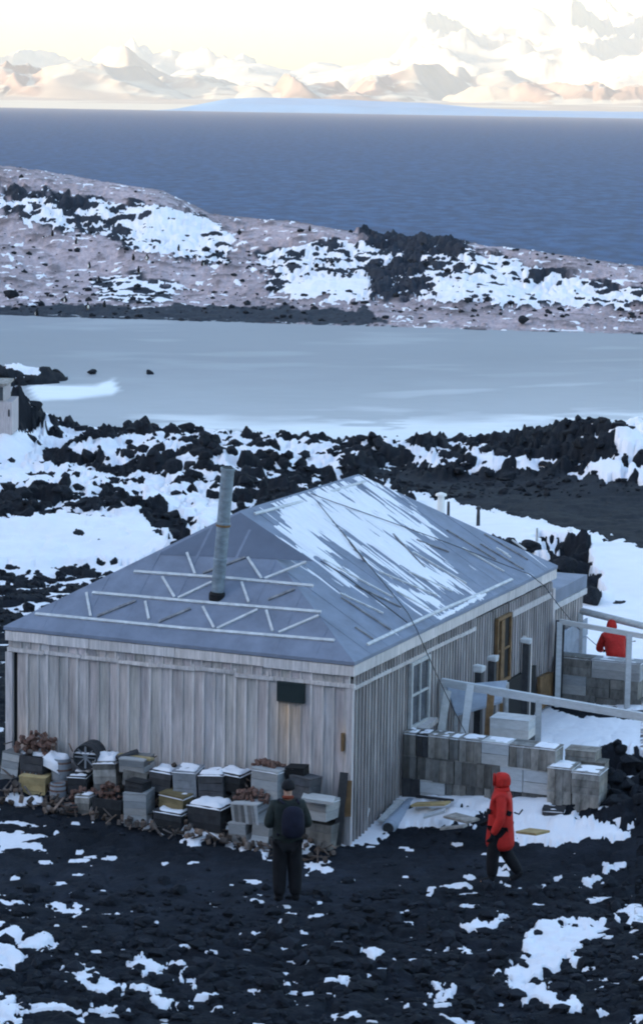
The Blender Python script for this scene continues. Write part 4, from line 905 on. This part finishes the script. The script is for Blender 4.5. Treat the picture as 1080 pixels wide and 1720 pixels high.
def boulder(x, y, z, s, label, group=None, sq=.75, name='boulder'):
    o = bpy.data.objects.new(name, random.choice(RM)); C.objects.link(o); o.location = (x, y, z); o.scale = (s, s*random.uniform(.8, 1.2), s*sq*random.uniform(.85, 1.15)); o.rotation_euler = (random.uniform(-.3, .3), random.uniform(-.3, .3), random.uniform(0, 6)); return tag(o, label, 'boulder', group)
p = unp(240, 716, POND_Z); boulder(p[0], p[1]+.4, POND_Z+.05, .42, 'peaked black rock alone on the near lake ice, left of the flue', sq=.8)
p = unp(251, 628, POND_Z); boulder(p[0], p[1], POND_Z+.05, .20, 'small lone rock on the ice to the right of the spit')
p = unp(154, 628, POND_Z); boulder(p[0], p[1], POND_Z+.1, .28, 'rock at the middle of the low spit in the lake')
p = unp(98, 630, POND_Z); boulder(p[0], p[1], POND_Z+.1, .30, 'rock on the inner half of the low spit')
p = unp(880, 532, -.6); boulder(p[0], p[1], -.75, .42, 'single large boulder on the pink far shore of the lake')
p = unp(18, 487, 0); boulder(p[0], p[1], z_at(18, 494, p[1]), .5, 'dark boulder at the left edge of the far hill')
GB = 'boulders heaped right of the crate wall'
for i in range(26):
    px, py_ = random.uniform(1012, 1095), random.uniform(1300, 1395); v = unp(px, py_, .35); g_ = max(ground_z(v[0], v[1]), 0)
    boulder(v[0], v[1], g_+.05, random.uniform(.10, .20), 'rounded black boulder in the heap right of the crate wall', GB)
GB = 'boulders behind the far corner of the hut'
for i in range(20):
    t_ = i/20; px, py_ = 800+205*t_+random.uniform(-8, 8), 915+85*t_*t_*1.1+random.uniform(-8, 6); v = unp(px, py_+18, -.1); g_ = ground_z(v[0], v[1])
    boulder(v[0], v[1], g_+.1, random.uniform(.2, .38), 'black boulder in the row beyond the far end of the hut', GB)
GB = 'boulders on the snowy slope between hut and lake'
cnt = 0
for (xa, xb, ya, yb, n_s, s0, s1) in ((-20, 240, 815, 860, 30, .16, .36), (240, 330, 855, 920, 14, .14, .32), (330, 520, 755, 860, 36, .14, .34), (80, 330, 730, 800, 34, .12, .34), (690, 730, 830, 868, 0, 1, 1), (650, 705, 815, 858, 9, .15, .3), (560, 640, 748, 775, 7, .2, .4), (800, 1060, 712, 780, 30, .12, .34), (0, 60, 655, 715, 18, .2, .45), (-20, 200, 955, 1040, 18, .08, .2)):
    for i in range(n_s):
        px, py_ = random.uniform(xa, xb), random.uniform(ya, yb); z = -.4
        for _ in range(4):
            v = unp(px, py_, z); z = float(base_h(np.array([v[0]]), np.array([v[1]]))[0])
        v = unp(px, py_, z); g_ = ground_z(v[0], v[1])
        if abs(g_-z) < 1.5:
            lab, gg = (('black lava boulder on the snowy slope between the hut and the lake', GB) if px < 640 else ('black lava boulder on the outcrop by the lake shore right of the hut roof', 'boulders on the right-hand outcrop'))
            boulder(v[0], v[1], g_+.02, random.uniform(s0, s1), lab, gg)
# rubble as one stuff mesh
ico = bmesh.new(); bmesh.ops.create_icosphere(ico, subdivisions=1, radius=1); iv = np.array([v.co for v in ico.verts]); ifc = np.array([[v.index for v in f.verts] for f in ico.faces]); ico.free()
V = []; Fc = []; k = 0
def scat(n, xa, xb, ya, yb, s0, s1, cond=None):
    global k
    for i in range(n):
        px, py_ = random.uniform(xa, xb), random.uniform(ya, yb)
        if 1430 < py_ < 1500 and random.random() < .75: continue
        v = unp(px, py_, 0 if py_ > 560 else 1); z = float(base_h(np.array([v[0]]), np.array([v[1]]))[0])
        if py_ < 560:
            for _ in range(5): v = unp(px, py_, z); z = .5*z+.5*float(base_h(np.array([v[0]]), np.array([v[1]]))[0])
        t = math.atan2(v[0], v[1]); r_ = math.hypot(v[0], v[1]); j = int(np.argmin(np.abs(th-t))); ii = int(np.argmin(np.abs(rr-r_)))
        hx, hy = w2h(v[0], v[1])
        if -6.4 < hx < .3 and -1.2 < hy < 12.5: continue
        if keep[ii, j] and snow[ii, j] > rock[ii, j]+.03 and random.random() < .93: continue
        s = s0*(s1/s0)**(random.random()**1.8)
        q = iv*(1+rng.uniform(-.36, .3, (len(iv), 1)))*np.array([s, s*random.uniform(.7, 1.2), s*random.uniform(.5, .9)])
        a = random.uniform(0, 6.28); ca, sa = math.cos(a), math.sin(a)
        q = np.stack([q[:, 0]*ca-q[:, 1]*sa, q[:, 0]*sa+q[:, 1]*ca, q[:, 2]], 1)+np.array([v[0], v[1], rock[ii, j]+s*.15])
        V.append(q); Fc.append(ifc+k); k += len(iv)
scat(2400, -40, 1120, 1400, 1725, .012, .07)
scat(900, -40, 1120, 1480, 1725, .06, .16)
scat(1500, -40, 600, 700, 870, .04, .2)
scat(700, 560, 1120, 705, 800, .04, .2)
scat(900, -40, 330, 860, 1060, .04, .16)
scat(1500, -40, 1120, 300, 540, .06, .30)
V = np.concatenate(V); Fc = np.concatenate(Fc)
me = bpy.data.meshes.new('lava_rubble'); me.from_pydata(V.tolist(), [], Fc.tolist()); me.update()
tag(finish('lava_rubble', me, MT['lava']), 'loose dark lava rubble strewn over the ground', 'rubble', kind='stuff')
# posts in the snow beyond the hut
def marker(px, pb, pt, w, m, label, cap=None, name='marker_post'):
    v = unp(px, pb, -.15); h = (pb-pt)/F*v[1]; t = thing(name, label, 'post', tuple(v))
    mb = MB(); mb.lathe([(w*.55, -.2), (w*.5, h*.6), (w*.42, h)], 10); mb.build('post_shaft', MT[m], t)
    if cap: mb = MB(); mb.lathe([(w*.2, h-.02), (w*.75, h), (w*.7, h+.06), (w*.2, h+.1)], 10); mb.build('post_cap', MT[cap], t)
marker(740, 868, 832, .22, 'white', 'stout white post on the snow beyond the roof ridge', 'white')
marker(753, 862, 842, .08, 'dark', 'thin dark stake right beside the stout white post')
marker(803, 880, 855, .10, 'dark', 'leaning dark stake on the snow strip right of the white post', 'dark')
marker(901, 928, 886, .07, 'wood2', 'tall thin grey pole behind the far end of the roof')
marker(957, 905, 893, .12, 'white', 'small whitish marker at the edge of the dark gravel right of the thin pole', 'white')
# small shed at the left edge
v = unp(21, 722, 0); Ys = v[1]; gs_ = ground_z(v[0]-.3, Ys)
t = thing('small_shed', 'small pale boarded shed at the left edge above the lake shore', 'shed', (v[0]-1.6, Ys+1, -.08))
mb = MB(); mb.tint = (.95, .93, .97); mb.box(-1.6, 1.58, -1, 1, min(-.02, gs_), 1.05); mb.build('lower_wall', MT['wood'], t)
for i in range(9): pass
mb = MB(); mb.tint = (.8, .78, .82); mb.box(-1.6, 1.32, -.85, .9, 1.05, 1.62); mb.build('upper_wall', MT['wood'], t)
mb = MB(); mb.box(-1.7, 1.42, -.95, 1, 1.62, 1.70); mb.build('shed_roof', MT['crate'], t)
mb = MB(); mb.box(1.0, 1.26, -.88, -.84, 1.1, 1.56); wd_ = mb.build('window', MT['glass'], t)
mb = MB(); mb.box(1.26, 1.31, -.9, -.83, 1.06, 1.6); mb.box(.95, 1.0, -.9, -.83, 1.06, 1.6); mb.build('window_frame', MT['wood2'], wd_)
mb = MB(); mb.box(1.45, 1.5, -1.02, -.99, .55, .8); mb.build('shed_vent', MT['black'], t)
# penguins on the far hill
pm_ = MB(); pm_.lathe([(.06, 0), (.15, .08), (.17, .25), (.14, .45), (.08, .56), (.085, .63), (.03, .72)], 12)
def penguin(px, py_, first=[None]):
    z = 1
    for _ in range(8): v = unp(px, py_, z); z = .5*z+.5*float(base_h(np.array([v[0]]), np.array([v[1]]))[0])
    lab = 'tiny black penguin standing on the bare pink ground of the far hill'; loc = (v[0], v[1], ground_z(v[0], v[1])-.02)
    if first[0] is None:
        t = thing('penguin', lab, 'penguin', loc, .4, 'penguins on the far hill'); t.scale = (.62, .62, .62)
        b_ = pm_.build('body', MT['bcloth'], t, smooth=True)
        mb = MB(); mb.lathe([(.05, .05), (.12, .12), (.13, .26), (.10, .42), (.03, .5)], 10, Matrix.Translation((0, -.055, 0))); mb.build('white_breast', MT['white'], t, smooth=True)
        mb = MB(); mb.beam((0, -.05, .66), (0, -.17, .65), .035, .03); mb.build('beak', MT['bcloth'], t)
        for sgn in (-1, 1): mb = MB(); mb.beam((sgn*.15, 0, .45), (sgn*.24, .02, .20), .03, .09); mb.build('flipper', MT['bcloth'], t); mb = MB(); mb.box(sgn*.07-.035, sgn*.07+.035, -.12, .04, -.01, .03); mb.build('foot', MT['yellow'], t)
        first[0] = t
    else:
        t = first[0].copy(); C.objects.link(t); t.location = loc; t.rotation_euler = (0, 0, random.uniform(0, 6))
        for ch in list(first[0].children): c = ch.copy(); C.objects.link(c); c.parent = t
for p in ((148, 403), (150, 455), (128, 440), (166, 428), (233, 432), (224, 436), (206, 320), (247, 424), (176, 402), (62, 408), (110, 388), (520, 410), (402, 396), (300, 452), (88, 436), (340, 470)): penguin(*p)

# ------------------------------------------------------------------ people
def skinned(name, nodes, edges, m, parent, sub=2, root=None):
    me = bpy.data.meshes.new(name); ks = list(nodes); me.from_pydata([nodes[k][:3] for k in ks], [(ks.index(a), ks.index(b)) for a, b in edges], [])
    o = bpy.data.objects.new(name, me); C.objects.link(o)
    md = o.modifiers.new('s', 'SKIN'); md.use_smooth_shade = True
    sv = me.skin_vertices[0].data
    for i, k in enumerate(ks):
        r = nodes[k][3:]; sv[i].radius = (r[0], r[1] if len(r) > 1 else r[0]); sv[i].use_root = (k == (root or ks[0]))
    o.modifiers.new('b', 'SUBSURF').levels = sub; o.modifiers['b'].render_levels = sub
    dg = bpy.context.evaluated_depsgraph_get(); dg.update(); ev = o.evaluated_get(dg); nm = bpy.data.meshes.new_from_object(ev); o.modifiers.clear(); o.data = nm
    nm.materials.clear(); nm.materials.append(m); nm.polygons.foreach_set('use_smooth', [True]*len(nm.polygons)); o.parent = parent; return o
def chain(*ks): return list(zip(ks[:-1], ks[1:]))
def hand(name, w, dirv, side_, m, parent, curl=.5):
    w = Vector(w); d = Vector(dirv).normalized(); s = Vector(side_).normalized(); n = d.cross(s).normalized()
    N = {'w': (*w, .028), 'p': (*(w+d*.05), .034, .02)}; E = [('w', 'p')]
    for i, (off, ln) in enumerate(((-.030, .030), (-.010, .036), (.011, .033), (.030, .026))):
        b_ = w+d*.095+s*off; N[f'a{i}'] = (*b_, .013); q = b_+d*ln+n*ln*curl*.5; N[f'b{i}'] = (*q, .011); r_ = q+d*ln*.6+n*ln*curl; N[f'c{i}'] = (*r_, .009); E += [('p', f'a{i}'), (f'a{i}', f'b{i}'), (f'b{i}', f'c{i}')]
    b_ = w+d*.035-s*.042; N['t0'] = (*b_, .014); N['t1'] = (*(b_+d*.035-s*.018+n*.012), .012); N['t2'] = (*(b_+d*.06-s*.016+n*.025), .010); E += [('p', 't0'), ('t0', 't1'), ('t1', 't2')]
    return skinned(name, N, E, m, parent, 1)
def person(loc, rz, label, J, outer, mats, hat, pack=False):
    t = thing('person', label, 'person', loc, rz)
    # continuous body
    N = {'pel': (0, 0, J['pel'], .13, .10), 'bel': (*J['bel'], .12, .09), 'che': (*J['che'], .14, .10), 'nb': (*J['nb'], .06), 'nk': (*J['nk'], .055), 'jaw': (*J['jaw'], .062, .075), 'hd': (*J['hd'], .078, .09), 'top': (*J['top'], .055, .065)}
    hd, f = Vector(J['hd']), Vector(J.get('face', (0, 1, 0)))
    N['nose'] = (*(hd+f*.105-Vector((0, 0, .02))), .013)
    E = chain('pel', 'bel', 'che', 'nb', 'nk', 'jaw', 'hd', 'top')+[('hd', 'nose')]
    for s in 'lr':
        for kk, r in (('sh', .055), ('el', .042), ('wr', .03), ('hip', .085), ('kn', .058), ('an', .042), ('toe', .035)): N[kk+s] = (*J[kk+s], r*(.62 if kk in ('an', 'toe') else 1))
        E += chain('che', 'sh'+s, 'el'+s, 'wr'+s)+chain('pel', 'hip'+s, 'kn'+s, 'an'+s, 'toe'+s)
    skinned('body', N, E, MT['skin'], t, 2)
    for s in (-1, 1):
        sd_ = f.cross(Vector((0, 0, 1)))*s*.032; mb = MB(); mb.lathe([(.004, -.01), (.011, -.005), (.011, .005), (.004, .01)], 8, Matrix.Translation(hd+f*.088+sd_+Vector((0, 0, .012)))); mb.build('eye', MT['black'], t)
    outer(t, J)
    T = {'pel': (0, 0, J['pel'], .155, .125)}; E = []
    for s in 'lr':
        T['h'+s] = (*J['hip'+s], .13); T['k'+s] = (*J['kn'+s], .105); T['m'+s] = (*(Vector(J['kn'+s]).lerp(Vector(J['an'+s]), .55)), .095); T['a'+s] = (*(Vector(J['an'+s])+Vector((0, 0, .01))), .085); E += chain('pel', 'h'+s, 'k'+s, 'm'+s, 'a'+s)
    skinned('trousers', T, E, MT[mats[0]], t, 2)
    for s in 'lr':
        a, b_ = Vector(J['an'+s]), Vector(J['toe'+s]); skinned('boot', {'s': (*(a+Vector((0, 0, .08))), .066), 'a': (*(a-Vector((0, 0, .01))), .062, .058), 'b': (*((a+b_)/2), .055, .05), 't': (*b_, .045, .04)}, chain('s', 'a', 'b', 't'), MT['bcloth'], t, 2)
        e, w_ = Vector(J['el'+s]), Vector(J['wr'+s]); hand('glove', w_, (w_-e), Vector(J.get('hs'+s, (1, 0, 0))), MT['bcloth'], t, .8)
    return t
# figure in dark clothes, seen from behind (faces +y)
def outer_dark(t, J):
    N = {'hem': (0, 0, .82, .225, .16), 'w': (0, 0, 1.0, .215, .155), 'b': (0, 0, 1.16, .215, .16), 'c': (0, 0, 1.33, .22, .16), 'n': (0, .0, 1.46, .12, .11), 'nk': (0, .01, 1.53, .075)}
    E = chain('hem', 'w', 'b', 'c', 'n', 'nk')
    for s in 'lr': 
        q = Vector(J['sh'+s]); N['s'+s] = (*q, .088); N['m'+s] = (*(q.lerp(Vector(J['el'+s]), .5)), .078); N['e'+s] = (*J['el'+s], .074); N['w'+s] = (*J['wr'+s], .05); E += chain('c', 's'+s, 'm'+s, 'e'+s, 'w'+s)
    skinned('jacket', N, E, MT['olive'], t, 2, 'c')
    skinned('collar', {'a': (-.055, -.045, 1.535, .026), 'b': (0, -.075, 1.54, .03), 'c': (.055, -.045, 1.535, .026), 'd': (.06, .03, 1.53, .022), 'e': (-.06, .03, 1.53, .022)}, chain('e', 'a', 'b', 'c', 'd'), MT['scarf'], t, 2)
    skinned('beanie', {'a': (0, -.005, 1.625, .104, .112), 'b': (0, -.008, 1.69, .108, .116), 'c': (0, -.01, 1.755, .075, .08), 'd': (0, -.012, 1.79, .03)}, chain('a', 'b', 'c', 'd'), MT['bcloth'], t, 2)
    bp_ = skinned('backpack', {'a': (.05, -.20, .98, .16, .10), 'b': (.05, -.215, 1.15, .175, .115), 'c': (.05, -.205, 1.33, .17, .105), 'd': (.05, -.18, 1.46, .12, .07)}, chain('a', 'b', 'c', 'd'), MT['navy'], t, 2)
    for s in (-1, 1): o = tube([(s*.10+.03, -.17, 1.48), (s*.12, -.04, 1.51), (s*.13, .10, 1.44), (s*.14, .14, 1.28), (s*.16, .05, 1.1), (s*.14, -.12, 1.02)], .018, 'strap', MT['navy'], bp_)
JD = dict(pel=.93, bel=(0, 0, 1.1), che=(0, 0, 1.32), nb=(0, 0, 1.48), nk=(0, .01, 1.54), jaw=(0, .03, 1.59), hd=(0, .02, 1.66), top=(0, .01, 1.73),
          shl=(-.19, 0, 1.42), ell=(-.27, -.02, 1.13), wrl=(-.12, .22, 1.14), shr=(.19, 0, 1.42), elr=(.28, -.02, 1.13), wrr=(.10, .24, 1.16),
          hipl=(-.09, 0, .87), knl=(-.10, .01, .48), anl=(-.10, -.02, .09), toel=(-.13, .15, .04), hipr=(.09, 0, .87), knr=(.11, .02, .48), anr=(.12, .0, .09), toer=(.16, .17, .04), hsl=(0, 0, 1), hsr=(0, 0, 1))
v = unp(481, 1522, .02)
person((v[0], v[1], ground_z(v[0], v[1])), .12, 'person in dark jacket, black beanie and navy backpack standing with back turned before the hut', JD, outer_dark, ['bcloth'], None)
# red parka walker: forward is local +y, turned to face left of the picture
def outer_red(t, J):
    N = {'hem': (0, .0, .48, .215, .235), 'h2': (0, 0, .68, .22, .235), 'w': (0, 0, .95, .20, .20), 'b': (0, 0, 1.15, .20, .19), 'c': (0, -.01, 1.30, .19, .175), 'n': (0, -.01, 1.42, .12, .13), 'nk': (0, .0, 1.48, .10, .115)}
    E = chain('hem', 'h2', 'w', 'b', 'c', 'n', 'nk')
    for s in 'lr':
        q = Vector(J['sh'+s]); N['s'+s] = (*q, .085); N['m'+s] = (*(q.lerp(Vector(J['el'+s]), .5)), .08); N['e'+s] = (*J['el'+s], .076); N['f'+s] = (*(Vector(J['el'+s]).lerp(Vector(J['wr'+s]), .5)), .07); N['w'+s] = (*J['wr'+s], .056); E += chain('c', 's'+s, 'm'+s, 'e'+s, 'f'+s, 'w'+s)
    pk_ = skinned('parka', N, E, MT['red'], t, 2, 'c')
    hd_ = Vector(J['hd'])
    skinned('hood', {'a': (0, -.01, 1.45, .11, .125), 'b': (0, -.01, 1.54, .122, .14), 'c': (0, -.005, 1.62, .118, .135), 'd': (0, -.01, 1.69, .075, .09)}, chain('a', 'b', 'c', 'd'), MT['red'], t, 2)
    r = []
    for i in range(13): a = i/12*2*math.pi; r.append((.082*math.sin(a), .112, 1.57+.088*math.cos(a)))
    tube(r, .016, 'hood_ruff', MT['red'], t)
    mb = MB(); mb.lathe([(.002, 0), (.075, .002)], 14, Matrix.Translation((0, .128, 1.57)) @ Matrix.Rotation(-math.pi/2, 4, 'X')); mb.build('face_shadow_mask', MT['bcloth'], t)
    for (x, y, z, rx) in ((-.19, -.13, 1.12, 0), (-.16, .17, 1.13, 0)):
        mb = MB(); mb.box(-.02, .02, -.035, .035, -.035, .035, .006); o = mb.build('belt_patch', MT['bcloth'], t, bevel=.01); o.location = (x, y, z); o.rotation_euler = (.3, 0, 0)
    tube([(-.12, -.20, 1.12), (-.10, -.27, 1.09), (-.08, -.32, 1.16)], .012, 'belt_tail', MT['bcloth'], t)
JR = dict(pel=.88, bel=(0, 0, 1.04), che=(0, -.01, 1.26), nb=(0, 0, 1.42), nk=(0, .01, 1.48), jaw=(0, .03, 1.53), hd=(0, .025, 1.59), top=(0, .01, 1.65),
          shl=(-.18, -.01, 1.34), ell=(-.26, -.02, 1.05), wrl=(-.24, .10, .80), shr=(.18, -.01, 1.34), elr=(.25, .03, 1.06), wrr=(.20, .18, .92),
          hipl=(-.09, .02, .82), knl=(-.09, .10, .46), anl=(-.09, .10, .09), toel=(-.09, .27, .04), hipr=(.09, -.02, .82), knr=(.10, -.08, .46), anr=(.10, -.30, .13), toer=(.10, -.16, .035), hsl=(0, 1, 0), hsr=(0, 1, 0))
bpy.data.objects['person'].scale = (1.06, 1.06, 1.03)
v = unp(838, 1488, .02)
person((v[0], v[1], ground_z(v[0], v[1])), math.pi/2-.12, 'person in long red hooded parka and black trousers walking left before the crate wall', JR, outer_red, ['bcloth'], None)
# crouching red figure behind the far yard wall
def outer_red2(t, J):
    N = {'hem': (0, -.1, .85, .21, .18), 'w': (0, -.02, 1.0, .21, .18), 'b': (0, .12, 1.14, .22, .19), 'c': (0, .24, 1.26, .21, .18), 'n': (0, .34, 1.33, .12)}
    E = chain('hem', 'w', 'b', 'c', 'n')
    for s in 'lr': N['s'+s] = (*J['sh'+s], .09); N['e'+s] = (*J['el'+s], .08); N['w'+s] = (*J['wr'+s], .058); E += chain('c', 's'+s, 'e'+s, 'w'+s)
    skinned('parka', N, E, MT['red'], t, 2, 'c')
    skinned('hood', {'a': (0, .34, 1.36, .11, .12), 'b': (0, .37, 1.44, .115, .13), 'c': (0, .38, 1.52, .09, .1), 'd': (0, .38, 1.57, .05)}, chain('a', 'b', 'c', 'd'), MT['red'], t, 2)
JC = dict(pel=.84, bel=(0, .08, 1.04), che=(0, .24, 1.22), nb=(0, .33, 1.32), nk=(0, .35, 1.37), jaw=(0, .39, 1.40), hd=(0, .39, 1.46), top=(0, .38, 1.51),
          shl=(-.18, .24, 1.26), ell=(-.24, .36, 1.0), wrl=(-.14, .52, .95), shr=(.18, .24, 1.26), elr=(.24, .36, 1.0), wrr=(.14, .52, .95),
          hipl=(-.1, -.05, .80), knl=(-.12, .12, .45), anl=(-.12, -.03, .09), toel=(-.14, .15, .04), hipr=(.1, -.05, .80), knr=(.12, .12, .45), anr=(.12, -.03, .09), toer=(.14, .15, .04))
pq = ply(1036, 1046, 11.0); v = h2w((pq[0], 11.0, 0)); zt = pq[2]-1.58
person((v[0], v[1], zt), .15, 'person in red jacket bending forward behind the far yard wall, seen through the rails', JC, outer_red2, ['bcloth'], None)
